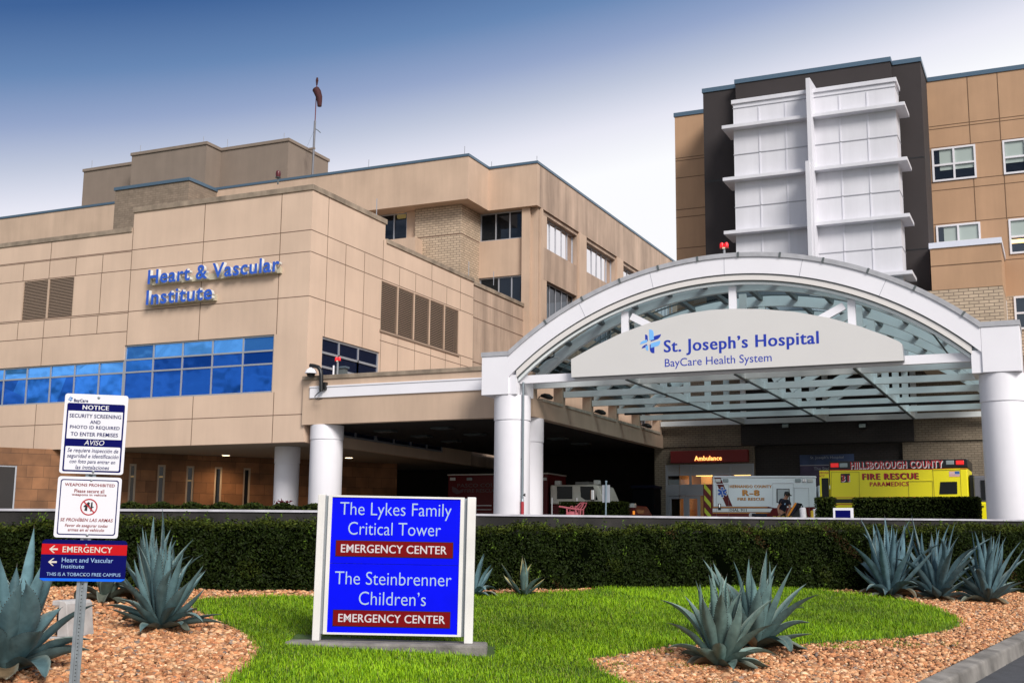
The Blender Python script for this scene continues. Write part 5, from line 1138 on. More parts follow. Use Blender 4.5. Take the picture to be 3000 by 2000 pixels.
# the long hedge in front of the wall: follows the wall's curve
hl = empty('long_hedge', wu(19, 0), 'long dark clipped hedge curving across the whole bed in front of the retaining wall', 'hedge'); hloc = np.array(hl.location)
def interp(u, arr):
    us_ = [uw(p)[1] for p in WP]; return float(np.interp(u, us_, arr))
HF = [w-1.15 for w in WALLW]; us_w = [uw(p)[1] for p in WP]
HZ = [aW(x, y, w).z-.07 for x, y, w in zip(WALLX, HTOP, HF)]
def hp(u): return float(np.interp(u, us_w, HF)), float(np.interp(u, us_w, [uw(p)[0] for p in WP]))-.12, float(np.interp(u, us_w, HZ))
V = []; Fc = []; n = 90; U0, U1 = -8.5, 13.5
for i in range(n+1):
    u = U0+(U1-U0)*i/n; wf, wb, zt = hp(u); b = .05*math.sin(i*1.7)+.03*math.sin(i*.6)
    for w, z in ((wf+.10+b*.5, gz(wf, u)-.1), (wf+.08+b, gz(wf, u)+.6), (wf+.12+b*.4, zt-.10), (wb, zt-.10), (wb, gz(wf, u)-.1)):
        p = FH*w+RH*u; V.append((p.x-hloc[0], p.y-hloc[1], z-hloc[2]))
for i in range(n):
    for k in range(4): a = i*5+k; Fc.append((a, a+5, a+6, a+1))
o = np_mesh('shade_core', V, Fc, M_hcore); o.parent = hl  # solid core, the hedge's inner shade put into its black colour
k1, k2 = 95000, 42000
u = U0+(U1-U0)*nr.random(k1+k2); wf = np.interp(u, us_w, HF); wb = np.interp(u, us_w, [uw(p)[0] for p in WP])-.1; zt = np.interp(u, us_w, HZ)
zg = np.array([gz(a, b) for a, b in zip(wf, u)])
v = nr.random(k1+k2); lump = .05*np.sin(u*5.1+v*4)+.04*np.sin(u*11+v*9)
isf = np.arange(k1+k2) < k1
hts = .035*np.sin(u*2.1+1)+.025*np.sin(u*6.3)+.02*np.sin(u*14.7)+.09*nr.random(k1+k2)**5-.02
w = np.where(isf, wf+lump*.7+nr.random(k1+k2)**2*.13, wf+v*(wb-wf)); z = np.where(isf, zg+(zt+hts-zg)*v, zt+hts-nr.random(k1+k2)**2*.08)
C = np.outer(w, np.array(FH))+np.outer(u, np.array(RH)); C[:, 2] = z
Nf = np.where(isf[:, None], -np.array(FH)[None, :], np.array([[0, 0, 1.]]))
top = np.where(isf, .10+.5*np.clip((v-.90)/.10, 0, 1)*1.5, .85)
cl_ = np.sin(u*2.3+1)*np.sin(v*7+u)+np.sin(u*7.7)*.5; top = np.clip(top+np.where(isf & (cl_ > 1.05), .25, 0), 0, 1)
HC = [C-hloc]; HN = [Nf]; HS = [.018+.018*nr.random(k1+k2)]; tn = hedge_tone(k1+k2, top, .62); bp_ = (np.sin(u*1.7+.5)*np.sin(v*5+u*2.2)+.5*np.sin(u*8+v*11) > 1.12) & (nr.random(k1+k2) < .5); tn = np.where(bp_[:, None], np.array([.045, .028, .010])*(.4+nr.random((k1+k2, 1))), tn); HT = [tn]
# sprigs of new growth standing out
k = 130; su_ = U0+(U1-U0)*nr.random(k); Cs = []; Ns = []
for a in su_:
    f, b, t = hp(a); onf = nr.random() < .6; zz = gz(f, a)+(t-gz(f, a))*(nr.random()*.9 if onf else 1.0); ww = f-.02 if onf else f+nr.random()*.5
    base = FH*ww+RH*a
    for j in range(12): Cs.append((base.x+nr.normal()*.025, base.y+nr.normal()*.025, zz+j*.011+nr.normal()*.02)); Ns.append((nr.normal()*.5, -.7, .7))
Cs = np.array(Cs)-hloc; HC.append(Cs); HN.append(np.array(Ns)); HS.append(np.full(len(Cs), .026)); HT.append(np.tile(np.array([[.07, .12, .012]]), (len(Cs), 1))*(0.3+nr.random((len(Cs), 1))))
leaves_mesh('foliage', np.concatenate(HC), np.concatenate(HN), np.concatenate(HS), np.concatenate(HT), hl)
# low hedge on top of the wall at the left, and hedges on the driveway
lo_ = empty('low_hedge', WP[3]+FH*.7, 'thin low green hedge strip growing behind the wall cap below the slit windows', 'hedge'); lloc = np.array(lo_.location)
k = 16000; x = 330+(930-330)*nr.random(k); 
px_w = np.interp(x, WALLX, WALLW)+.45+nr.random(k)*.8; cz = np.interp(x, WALLX, [p.z for p in WP]); C = []
for a, w_ in zip(x, px_w):
    d = ray(a, 1500); p = d*(w_/d.dot(FH)); C.append((p.x, p.y, 0))
C = np.array(C); C[:, 2] = cz-.10+nr.random(k)*(.20+.03*np.sin(x*.07)); leaves_mesh('foliage', C-lloc, np.tile(np.array([[0, -.4, .9]]), (k, 1)), .022+.02*nr.random(k), hedge_tone(k, np.full(k, .4)), lo_)
q = aY(828, 1480, 30); q = aW(828, 1482, 21.2); rp_ = empty('red_plant', (q.x, q.y, q.z-.12), 'small dark red leafy plant poking above the low hedge by the round column', 'plant'); k = 160
leaves_mesh('foliage', nr.normal(size=(k, 3))*np.array([.07, .05, .06])+np.array([0, 0, .10]), nr.normal(size=(k, 3)), .035+.02*nr.random(k), np.tile(np.array([[.10, .008, .02]]), (k, 1))*(.4+nr.random((k, 1))), rp_)
def hb_px(x0, x1, ytop, Y, dep, label): a = aY(x0, ytop, Y); b = aY(x1, ytop, Y); hedge_box('clipped_hedge', a.x, b.x, Y, Y+dep, a.z, label)
hb_px(1637, 1822, 1470, 46.5, 1.0, 'clipped hedge in front of the silver truck cab behind the pink pipe frame'); hb_px(2387, 2437, 1457, 44.5, .9, 'narrow clipped hedge left of the small blue sign'); hb_px(2497, 2866, 1458, 44.0, 1.2, 'long clipped hedge hiding the lower half of the yellow ambulance')
# ------------------------------------------------------------------ agaves
M_ag = mat('agave_leaf', (1, 1, 1), .6, attr='tone', var=.32, scale=9, spec=.18, bump=.15, bscale=25); M_tip = mat('agave_spine', (.03, .02, .015), .5)
def agave(base, h, spread, n, seed, label, lw=.13, base_col=(.105, .165, .17), edge=(.30, .34, .29), droop=.30, dry=2, name='agave', group='blue green agaves in the gravel'):
    r = np.random.default_rng(seed); o = empty(name, base, label, 'agave', group)
    VV = []; FF = []; CC = []; teeth = []; tV = []; tF = []
    S_, K = 14, 7
    tk = np.array([0, .12, .30, .52, .75, .9, 1.0]); wk = np.array([.82, .72, .84, 1.0, .66, .28, .015])
    n = int(n*1.05); lw *= .90
    for i in range(n):
        f = (i+.5)/n; az = i*2.39996+r.normal()*.22
        isd = i >= n-dry
        el = R_(86-f**.95*(72+10*r.random()))+.10*r.normal()
        Ln = h*(1.02-.12*f+.11*r.normal())*(1 if el > .7 else .85*spread/h*1.05); W_l = lw*1.22*(.85+.3*r.random())*(.8+.45*min(1, f*2.2))
        bend = (-.06+droop*f+.30*r.normal()*(.25+f))+(.9 if isd else 0); sidec = r.normal()*.22; dep = .42+.2*r.random()
        tone = np.array(base_col)*(.8+.45*r.random())*(1-.35*f*r.random()); tone = tone*(1-.22*f)+np.array([.11, .12, .09])*.22*f; tone = tone*np.array([1.05, 1.2, 1.2])
        if isd: tone = (np.array([.15, .105, .06]) if r.random() < .6 else np.array([.10, .11, .085]))*(.6+.6*r.random())
        p = np.array([math.cos(az)*.05, math.sin(az)*.05, .02+.05*(1-f)]); i0 = len(VV)
        upv = None; pts = []
        for s in range(S_+1):
            t = s/S_; e = el-bend*t*t*2.2+.12*math.sin(t*3)*(1-f); a2 = az+sidec*t*t*2
            d = np.array([math.cos(e)*math.cos(a2), math.cos(e)*math.sin(a2), math.sin(e)]); nrm_ = np.array([-math.sin(e)*math.cos(a2), -math.sin(e)*math.sin(a2), math.cos(e)])
            sid = np.array([-math.sin(a2), math.cos(a2), 0]); w_ = W_l*float(np.interp(t, tk, wk))
            if p[2] < .015: p[2] = .015
            pts.append((p.copy(), d, nrm_, sid, w_))
            for k_ in range(K):
                q_ = -1+2*k_/(K-1); VV.append(p+sid*q_*w_*.5*(1-.12*dep)+nrm_*(q_*q_*dep*w_*.5)); ee = abs(q_)**6*.6 if edge[0] < .5 else min(1.0, abs(q_)**2*1.3)
                CC.append((tone*(1-ee)+np.array(edge)*ee)*(1-.12*(1-t)))
            for k_ in range(K):                                  # thick fleshy underside
                q_ = -1+2*k_/(K-1); VV.append(p+sid*q_*w_*.5*(1-.12*dep)+nrm_*(q_*q_*dep*w_*.5-(1-abs(q_)**2)*w_*.16*(1.2-t)-.002)); CC.append(tone*.95)
            p = p+d*Ln/S_
        m2 = 2*K
        for s in range(S_):
            for k_ in range(K-1):
                a = i0+s*m2+k_; FF.append((a, a+1, a+m2+1, a+m2)); a += K; FF.append((a+1, a, a+m2, a+m2+1))
        for s in range(1, S_-1):                                  # marginal teeth
            P, d, nn, sd_, w_ = pts[s]; P2 = pts[s+1][0]; w2 = pts[s+1][4]
            for j in range(2):
                q = P+(P2-P)*j/2; ww = w_+(w2-w_)*j/2
                for sg_ in (-1, 1):
                    b = q+sd_*sg_*ww*.5*(1-.12*dep)+nn*dep*ww*.5; L_ = Ln/S_*.22; k0 = len(tV); tV += [b-d*L_*.6, b+d*L_*.6, b+sd_*sg_*.010+d*L_*.5]; tF.append((k0, k0+1, k0+2))
        P, d, nn, sd_, w_ = pts[-1]; k0 = len(tV); tV += [P-sd_*.006, P+sd_*.006, P+d*.05]; tF.append((k0, k0+1, k0+2))
    n0 = len(VV); n1 = len(tV); VV = VV+tV+[tV[c] for _, _, c in tF]; FF = FF+[(a+n0, b+n0, c+n0, n0+n1+j) for j, (a, b, c) in enumerate(tF)]; CC = CC+[np.array([.05, .045, .035])]*(n1+len(tF))
    l = np_mesh('leaves', VV, FF, M_ag, np.array(CC), True); l.parent = o
    return o
AG = [((20, 1968), 1.08, .95, 32, 21, 'largest agave with the widest leaves cut by the left photo edge', .20, (.10, .165, .19)),
      ((470, 1843), .88, .74, 46, 22, 'full agave in the gravel right of the sign pole, in front of a taller one', .105, (.10, .16, .175)),
      ((440, 1768), .93, .62, 32, 23, 'tall agave standing behind another right of the sign pole', .10, (.095, .15, .165)),
      ((1383, 1748), .58, .5, 22, 25, 'blue agave half hidden behind the right post of the large blue sign', .085, (.11, .18, .21)),
      ((2112, 1952), .92, .72, 34, 26, 'frontmost agave on the right with broad pale green leaves', .135, (.14, .20, .185)),
      ((2215, 1898), 1.08, .85, 36, 27, 'agave rising behind the frontmost right one at the lawn edge', .14, (.12, .18, .18)),
      ((2606, 1748), 1.30, .85, 44, 28, 'leftmost of three large agaves against the hedge on the right with curled dry lower leaves', .13, (.095, .155, .19)),
      ((2748, 1755), 1.25, .8, 40, 29, 'middle of three large agaves against the hedge on the right', .12, (.095, .155, .19)),
      ((2892, 1765), 1.20, .85, 40, 30, 'rightmost of three large agaves against the hedge near the kerb', .12, (.10, .16, .19))]
for (px, py), h, sp, n_, sd_, lb, lw_, cl_ in AG: agave(gp(px, py), h, sp, n_, sd_, lb, lw_, cl_, dry=(9 if sd_ == 28 else 3))
agave(gp(308, 1762), .42, .5, 14, 31, 'low wilted agave with curled leaves behind the sign pole', .13, (.10, .12, .10), droop=.9, dry=8)
agave(gp(1533, 1746), .52, .5, 13, 32, 'small variegated agave with cream yellow leaf margins by the hedge', .085, (.09, .13, .12), (.62, .50, .20), droop=.15, dry=1, name='variegated_agave', group=None)
# ------------------------------------------------------------------ lawn
LP = [(660, 2075), (676, 2000), (727, 1964), (758, 1920), (752, 1888), (714, 1856), (638, 1818), (585, 1794), (561, 1776), (590, 1762), (714, 1755), (800, 1753), (918, 1752), (1150, 1750), (1389, 1747), (1560, 1741), (1700, 1736), (1800, 1721), (2000, 1719), (2157, 1720), (2387, 1730), (2514, 1745), (2667, 1765), (2744, 1786), (2795, 1811), (2810, 1827), (2800, 1840), (2744, 1856), (2616, 1873), (2361, 1889), (2190, 1893), (2004, 1893), (1880, 1908), (1800, 1926), (1716, 1934), (1747, 1964), (1811, 1996), (1900, 2075)]
LW = []
for a in LP: q = gp(*a); LW.append((q.x, q.y))
lq = [gp(*a) for a in LP]
M_turf = mat('turf_soil', (.045, .085, .012), .95, var=.4, scale=6)
mb = MB(); mb.face([(q.x, q.y, q.z+.03) for q in lq], M_turf)
for a, b in zip(lq, lq[1:]+lq[:1]): mb.face([(a.x, a.y, a.z+.03), (b.x, b.y, b.z+.03), (b.x, b.y, b.z-.05), (a.x, a.y, a.z-.05)], M_turf)
struct(mb.build('lawn'))
PX = np.array(LW)
def inside(P):
    x, y = P[:, 0], P[:, 1]; c = np.zeros(len(P), bool); j = len(PX)-1
    for i in range(len(PX)):
        xi, yi = PX[i]; xj, yj = PX[j]
        c ^= ((yi > y) != (yj > y)) & (x < (xj-xi)*(y-yi)/(yj-yi+1e-12)+xi); j = i
    return c
def scatter(k, wr, ur):
    w = wr[0]+(wr[1]-wr[0])*nr.random(k); u = ur[0]+(ur[1]-ur[0])*nr.random(k)
    P = np.outer(w, np.array(FH))+np.outer(u, np.array(RH)); P[:, 2] = GA+GB*w+GC*u; return P, w, u
def infr(P, m=70):
    x, y = proj(P); return (x > -m) & (x < 3000+m) & (y < 2000+m*1.5)
M_grass = mat('grass_blade', (1, 1, 1), .6, attr='tone', spec=.25)
P, w, u = scatter(620000, (11.5, 24), (-5, 10)); rag = nr.normal(size=P.shape)*np.array([.055, .055, 0]); P = P[inside(P+rag) & infr(P, 250)]
LB = (np.array(aW(1152, 1890, 14.45))@np.array(FH), np.array(aW(1152, 1890, 14.45))@np.array(RH)); PW, PU = P@np.array(FH), P@np.array(RH); P = P[~((np.abs(PU-LB[1]) < 1.18) & (PW > 14.06) & (PW < 14.85))]
P = P[nr.random(len(P)) < np.clip(15.5/(P@np.array(FH)), .4, 1)**2]
def blades(name, P, hmin, hmax, wd, gain=1.0):
    k = len(P); az = nr.random(k)*6.283; ln = .25+.55*nr.random(k); hgt = hmin+(hmax-hmin)*nr.random(k)
    patch = .5+.5*np.sin(P[:, 0]*1.9+np.sin(P[:, 1]*1.3)*2)*np.sin(P[:, 1]*2.3+1); hgt *= .75+.5*patch
    d = np.stack([np.cos(az), np.sin(az), np.zeros(k)], 1); sdd = np.stack([-np.sin(az), np.cos(az), np.zeros(k)], 1); up = np.array([0, 0, 1.])
    b = P+np.array([0, 0, .025]); mid_ = b+d*(ln*hgt*.35)[:, None]+up*(hgt*.62)[:, None]; tip = b+d*(ln*hgt)[:, None]+up*(hgt*(1-.25*ln))[:, None]
    s = wd*(.7+.6*nr.random(k))[:, None]
    V = np.stack([b-sdd*s, b+sdd*s, mid_+sdd*s*.8, mid_-sdd*s*.8, tip], 1).reshape(-1, 3)
    i = np.arange(k)[:, None]*5; F4 = np.concatenate([i+np.array([0, 1, 2, 3])], 1); F3 = i+np.array([3, 2, 4, 4])
    t = nr.random(k)[:, None]; c = np.array([.070, .20, .003])*(1-t)+np.array([.22, .40, .006])*t
    c = c*(.62+.50*patch[:, None])*(.85+.2*np.sin(P[:, 0]*.9+1)*np.sin(P[:, 1]*.7))[:, None]*np.array([1.55, 1.34, .9]); dryp = np.sin(P[:, 0]*2.7+2)*np.sin(P[:, 1]*3.1+np.sin(P[:, 0])); yel = (nr.random(k) < .04+.12*np.clip(dryp-.5, 0, 1))[:, None]; c = np.where(yel, np.array([.22, .24, .05]), c)*gain
    # quad plus tip triangle, written as triangles
    T = np.concatenate([i+np.array([0, 1, 2]), i+np.array([0, 2, 3]), i+np.array([3, 2, 4])], 0)
    o = np_mesh(name, V, T, M_grass, np.repeat(c, 5, 0)); struct(o, 'stuff'); return o
g_ = blades('grass', P, .035, .085, .0035); 
# weeds and moss in the gravel near the lawn edge
P, w, u = scatter(40000, (12.5, 17.5), (-5, 8)); x, y = proj(P); c = np.sin(P[:, 0]*5)*np.sin(P[:, 1]*4.3+1)
ok = ~inside(P) & infr(P) & (((x > 1700) & (x < 2080) & (y > 1880) & (c > .35)) | ((x > 2300) & (x < 2810) & (y > 1840) & (y < 1905) & (c > .1)) | ((x < 330) & (y > 1960) & (c > .75)) | ((x > 1900) & (x < 2300) & (y > 1930) & (c > .72)))
blades('weeds', P[ok], .012, .035, .004, .6)
# ------------------------------------------------------------------ gravel stones
def ico(sub):
    bm = bmesh.new(); bmesh.ops.create_icosphere(bm, subdivisions=sub, radius=1); bm.verts.ensure_lookup_table()
    v = np.array([q.co[:] for q in bm.verts]); f = np.array([[q.index for q in t.verts] for t in bm.faces]); bm.free(); return v, f
M_peb = mat('pebble', (1, 1, 1), .75, attr='tone', var=.25, scale=60, spec=.3, bump=.2, bscale=90)
def stones(name, P, sub, s0, s1):
    k = len(P); v, f = ico(sub); n = len(v)
    s = s0+(s1-s0)*nr.random(k)**1.6; s = np.where(nr.random(k) < .03, s*1.6, s); ax = np.stack([s*(.8+.5*nr.random(k)), s*(.7+.4*nr.random(k)), s*(.45+.3*nr.random(k))], 1)
    A = nr.normal(size=(k, 4)); A /= np.linalg.norm(A, axis=1)[:, None]; az = nr.random(k)*6.283; tilt = nr.normal(size=k)*.45
    ca, sa, ct, st_ = np.cos(az), np.sin(az), np.cos(tilt), np.sin(tilt)
    L_ = v[None]*ax[:, None]*(1+.16*nr.normal(size=(k, n, 1)))
    x, y, z = L_[..., 0], L_[..., 1], L_[..., 2]
    y2 = y*ct[:, None]-z*st_[:, None]; z2 = y*st_[:, None]+z*ct[:, None]
    V = np.stack([x*ca[:, None]-y2*sa[:, None], x*sa[:, None]+y2*ca[:, None], z2], -1)+P[:, None]+np.array([0, 0, .008])+np.stack([np.zeros(k), np.zeros(k), ax[:, 2]*.35], 1)[:, None]
    F_ = (f[None]+(np.arange(k)*n)[:, None, None]).reshape(-1, 3)
    pal = np.array([[.50, .31, .18], [.42, .22, .115], [.58, .40, .25], [.33, .16, .085], [.62, .48, .35], [.26, .16, .11], [.20, .19, .19], [.47, .27, .15]]); pr = np.array([.22, .2, .16, .12, .1, .08, .03, .09]); pr = pr/pr.sum()
    c = np.minimum(.85, pal[nr.choice(len(pal), k, p=pr)]*(.55+.85*nr.random((k, 1))**.8)*np.array([1.12, .91, .76]))
    o = np_mesh(name, V.reshape(-1, 3), F_, M_peb, np.repeat(c, n, 0), True); struct(o, 'stuff')
def gravel_ok(P):
    w = P@np.array(FH); u = P@np.array(RH); ww = np.interp(u, us_w, HF)+.15
    return ~inside(P) & infr(P, 420) & (u < 4.79+(w-14.48)*.665-.06) & (w < ww)
P, w, u = scatter(72000, (10.8, 15), (-7.5, 8)); k = gravel_ok(P); stones('gravel_stones', P[k], 2, .012, .034)
P, w, u = scatter(125000, (15, 25), (-9, 12)); k = gravel_ok(P); stones('gravel_stones', P[k], 1, .014, .036)
# ================================================================== signs in the bed
def rrect(x0, x1, z0, z1, r, n=5):
    P = []
    for cx_, cz_, a0 in ((x1-r, z1-r, 0), (x0+r, z1-r, 90), (x0+r, z0+r, 180), (x1-r, z0+r, 270)):
        for k in range(n+1): t = R_(a0+90*k/n); P.append((cx_+r*math.cos(t), cz_+r*math.sin(t)))
    return P
class Pl:
    """sight line -> local (x, z) on a standing sign's own face plane"""
    def __init__(s, loc, rot): s.M = Matrix.Translation(loc) @ rot.to_4x4(); s.I = s.M.inverted()
    def at(s, px, py):
        a = s.I @ O; b = s.I @ (O+ray(px, py)); t = a.y/(a.y-b.y); q = a+(b-a)*t; return q.x, q.z
M_navy_s = mat('sign_navy', (.002, .003, .095), .55, spec=.06); M_sw = mat('sign_white', (.72, .71, .76), .35); M_sr = mat('sign_dark_red', (.22, .005, .009), .5, spec=.1); M_galv = mat('galvanised_steel', (.30, .33, .36), .4, .6, var=.2, scale=12)
rot = Matrix.Rotation(-YAW+R_(11), 3, 'Z') @ Matrix.Rotation(R_(.65), 3, 'Y')
WS = 8.8
def sign_obj(name, c, label):
    o = empty(name, aW(*c, WS), label, 'sign', 'signs bolted on the perforated pole'); o.rotation_euler = rot.to_euler(); return o, Pl(o.location, rot)
def plate(o, S, bl, tr, r, m, name, y=0.0, th=.004):
    x0, z0 = S.at(*bl); x1, z1 = S.at(*tr); a = MB(); a.prism(rrect(x0, x1, z0, z1, r), 'y', y-th, y, m); return a.build(name, o)
def ln(o, S, s, bl, tr, m, bold=.0, sl=0.0, y=-.0045): x0, z0 = S.at(*bl); x1, z1 = S.at(*tr); return text('letters', s, x0, x1, z0, z1, m, o, y, .0012, bold, sl, n=3)
def zz(X, Y): return 100+X/2.703, 1140+Y/2.703
def bolt(o, S, px, y=-.004):
    x, z = S.at(*px); a = MB(); a.ball((x, y, z), .009, M_galv, 10, (1, .6, 1)); a.build('bolt', o, True)
# bounding boxes use mid-edge pixels so that the slight turn of the plates is respected
o, S = sign_obj('notice_sign', zz(470, 360), 'tall white and navy sign NOTICE security screening, topmost on the pole')
L0, R0, T0, B0 = S.at(*zz(222, 360))[0], S.at(*zz(727, 360))[0], S.at(*zz(497, 42))[1], S.at(*zz(452, 670))[1]
def zb2(a, b, c, d): return (S.at(*zz((a[0]), a[1]))[0], S.at(*zz(b[0], b[1]))[0], S.at(*zz(c[0], c[1]))[1], S.at(*zz(d[0], d[1]))[1])
def plate2(o, x0, x1, z0, z1, r, m, name, y=0.0, th=.004): a = MB(); a.prism(rrect(x0, x1, z0, z1, r), 'y', y-th, y, m); return a.build(name, o)
Wd, Ht = R0-L0, T0-B0
def fx_(a): return L0+Wd*a
def fz_(b): return T0-Ht*b
def t2(o, s, a0, a1, b0, b1, m, bold=0.0, sl=0.0, y=-.0065): return text('letters', s, fx_(a0), fx_(a1), fz_(b1), fz_(b0), m, o, y, .001, bold, sl, n=3)
plate2(o, L0, R0, B0, T0, .02, M_sw, 'plate')
plate2(o, fx_(.045), fx_(.955), fz_(.975), fz_(.118), .012, M_navy_s, 'navy_field', -.0041, .001)
plate2(o, fx_(.07), fx_(.93), fz_(.565), fz_(.215), .003, M_sw, 'white_field', -.0052, .0008); plate2(o, fx_(.07), fx_(.93), fz_(.955), fz_(.66), .008, M_sw, 'white_field', -.0052, .0008)
t2(o, 'NOTICE', .29, .70, .140, .195, M_sw, .03); t2(o, 'SECURITY SCREENING', .095, .905, .252, .300, M_navy_s, .016); t2(o, 'AND', .425, .585, .328, .372, M_navy_s, .016); t2(o, 'PHOTO ID REQUIRED', .115, .895, .397, .446, M_navy_s, .016); t2(o, 'TO ENTER PREMISES', .135, .875, .482, .530, M_navy_s, .016)
t2(o, 'AVISO', .355, .67, .578, .640, M_sw, 0, .2); t2(o, 'Se requiere inspección de', .105, .90, .682, .748, M_navy_s, .008, .22); t2(o, 'seguridad e identificación', .105, .91, .752, .818, M_navy_s, .008, .22); t2(o, 'con foto para entrar en', .15, .865, .822, .885, M_navy_s, .008, .22); t2(o, 'las instalaciones', .245, .775, .893, .943, M_navy_s, .008, .22)
logo(o, fx_(.05), fx_(.125), fz_(.10), fz_(.035), -.0045, mat('logo_sky', (.05, .30, .75), .4), M_navy_s, .001); t2(o, 'BayCare', .145, .365, .065, .112, M_navy_s, .016)
for b in (.04, .972): a = MB(); a.ball((fx_(.53), -.006, fz_(b)), .010, M_galv, 10, (1, .5, 1)); a.build('bolt', o, True)
o, S = sign_obj('weapons_sign', zz(425, 933), 'square white sign WEAPONS PROHIBITED with red pistol and knife ban symbol, middle of the pole')
L0, R0, T0, B0 = S.at(*zz(172, 933))[0], S.at(*zz(680, 933))[0], S.at(*zz(442, 693))[1], S.at(*zz(410, 1175))[1]; Wd, Ht = R0-L0, T0-B0
plate2(o, L0, R0, B0, T0, .02, M_sw, 'plate'); plate2(o, fx_(.045), fx_(.955), fz_(.955), fz_(.045), .018, M_navy_s, 'navy_border', -.0041, .001); plate2(o, fx_(.062), fx_(.938), fz_(.937), fz_(.063), .014, M_sw, 'white_field', -.0052, .0008)
t2(o, 'WEAPONS PROHIBITED', .115, .895, .110, .158, M_sr, .014); t2(o, 'Please secure all', .27, .735, .205, .262, M_sr, .014); t2(o, 'weapons in vehicle', .235, .775, .275, .325, M_sr, .014)
t2(o, 'SE PROHÍBEN LAS ARMAS', .085, .905, .668, .735, M_sr, .010, .2); t2(o, 'Favor de asegurar todas', .165, .83, .775, .838, M_sr, .010, .2); t2(o, 'armas en el vehículo', .215, .78, .845, .895, M_sr, .010, .2)
cx, cz, rr = fx_(.515), fz_(.495), Wd*.135
def P2(a, b): return (cx+a*rr, cz+b*rr)
a = MB(); a.prism([P2(*q) for q in ((-.62, .10), (-.1, .62), (.12, .45), (.02, .30), (.14, .1), (-.06, -.05), (-.16, .08), (-.18, -.5), (-.52, -.42), (-.42, -.02), (-.6, -.02))], 'y', -.0072, -.0062, M_black)
a.prism([P2(*q) for q in ((.22, .55), (.38, .62), (.42, .02), (.56, .04), (.56, -.06), (.40, -.08), (.36, -.5), (.16, -.5), (.2, -.08), (.08, -.1), (.08, 0), (.2, .02))], 'y', -.0072, -.0062, M_black); a.build('weapon_symbol', o)
a = MB(); n = 32
for k in range(n):
    t0, t1 = 2*math.pi*k/n, 2*math.pi*(k+1)/n; a.prism([P2(math.cos(t0), math.sin(t0)), P2(math.cos(t1), math.sin(t1)), P2(.86*math.cos(t1), .86*math.sin(t1)), P2(.86*math.cos(t0), .86*math.sin(t0))], 'y', -.0082, -.0074, mat('ban_red', (.42, .01, .02), .4))
a.prism([P2(-.68, .58), P2(-.58, .68), P2(.68, -.58), P2(.58, -.68)], 'y', -.0086, -.0078, mat('ban_red', (.42, .01, .02), .4)); a.build('ban_ring', o)
for b in (.055, .955): a = MB(); a.ball((fx_(.52), -.006, fz_(b)), .010, M_galv, 10, (1, .5, 1)); a.build('bolt', o, True)
o, S = sign_obj('direction_sign', zz(395, 1355), 'wide navy and red sign EMERGENCY with left arrows, lowest on the pole')
L0, R0, T0, B0 = S.at(*zz(53, 1355))[0], S.at(*zz(730, 1355))[0], S.at(*zz(400, 1192))[1], S.at(*zz(378, 1518))[1]; Wd, Ht = R0-L0, T0-B0
plate2(o, L0, R0, B0, T0, .028, M_navy_s, 'plate'); a = MB(); a.box(L0, R0, -.0056, -.0042, fz_(.36), fz_(.105), mat('sign_red_bright', (.48, .006, .010), .5, spec=.1)); a.build('red_band', o)
a = MB(); q = [p for p in rrect(L0, R0, B0, T0, .028) if p[1] < fz_(.925)]; zc = fz_(.935); a.prism([(L0, zc), (R0, zc)]+[(R0-.010, B0+.008), (R0-.028, B0), (L0+.028, B0), (L0+.010, B0+.008)][0:4], 'y', -.0056, -.0042, mat('sign_azure', (.005, .12, .75), .5, spec=.1)); a.build('azure_band', o)
M_cream = mat('sign_cream', (.62, .56, .50), .4); M_pale = mat('sign_pale_blue', (.30, .45, .72), .4)
t2(o, 'EMERGENCY', .245, .825, .16, .305, M_cream, .012); t2(o, 'Heart and Vascular', .245, .845, .435, .545, M_pale, 0); t2(o, 'Institute', .245, .51, .595, .69, M_pale, 0); t2(o, 'THIS IS A TOBACCO FREE CAMPUS', .08, .945, .795, .875, M_pale, 0)
for b in (.235, .545):
    a = MB(); x, z, s = fx_(.135), fz_(b), Wd*.048
    a.prism([(x-s, z), (x+.1*s, z+s*.95), (x+.45*s, z+s*.95), (x-.35*s, z+s*.22), (x+1.1*s, z+s*.22), (x+1.1*s, z-s*.22), (x-.35*s, z-s*.22), (x+.45*s, z-s*.95), (x+.1*s, z-s*.95)], 'y', -.0072, -.0058, M_cream); a.build('arrow', o)
for b in (.12, .86): a = MB(); a.ball((fx_(.515), -.006, fz_(b)), .007, M_galv, 10, (1, .5, 1)); a.build('bolt', o, True)
# the pole
pb = aW(242, 1700, WS+.02); po = empty('sign_pole', pb, 'leaning perforated galvanised steel pole carrying three signs at left', 'pole'); po.rotation_euler = (Matrix.Rotation(-YAW+R_(11), 3, 'Z') @ Matrix.Rotation(R_(.8), 3, 'Y')).to_euler()
a = MB(); zl, zh = -1.65, 1.28; a.box(-.014, .014, .006, .009, zl, zh, M_galv); a.box(-.028, -.0141, -.012, .009, zl, zh, M_galv); a.box(.0141, .028, -.012, .009, zl, zh, M_galv); a.box(-.036, -.0281, -.012, -.008, zl, zh, M_galv); a.box(.0281, .036, -.012, -.008, zl, zh, M_galv)
for k in range(104):
    z = zl+.05+k*.0254; a.prism([(.0045*math.cos(R_(q)), z+.0045*math.sin(R_(q))) for q in range(0, 360, 60)], 'y', .0045, .0058, M_black)
a.build('channel', po)
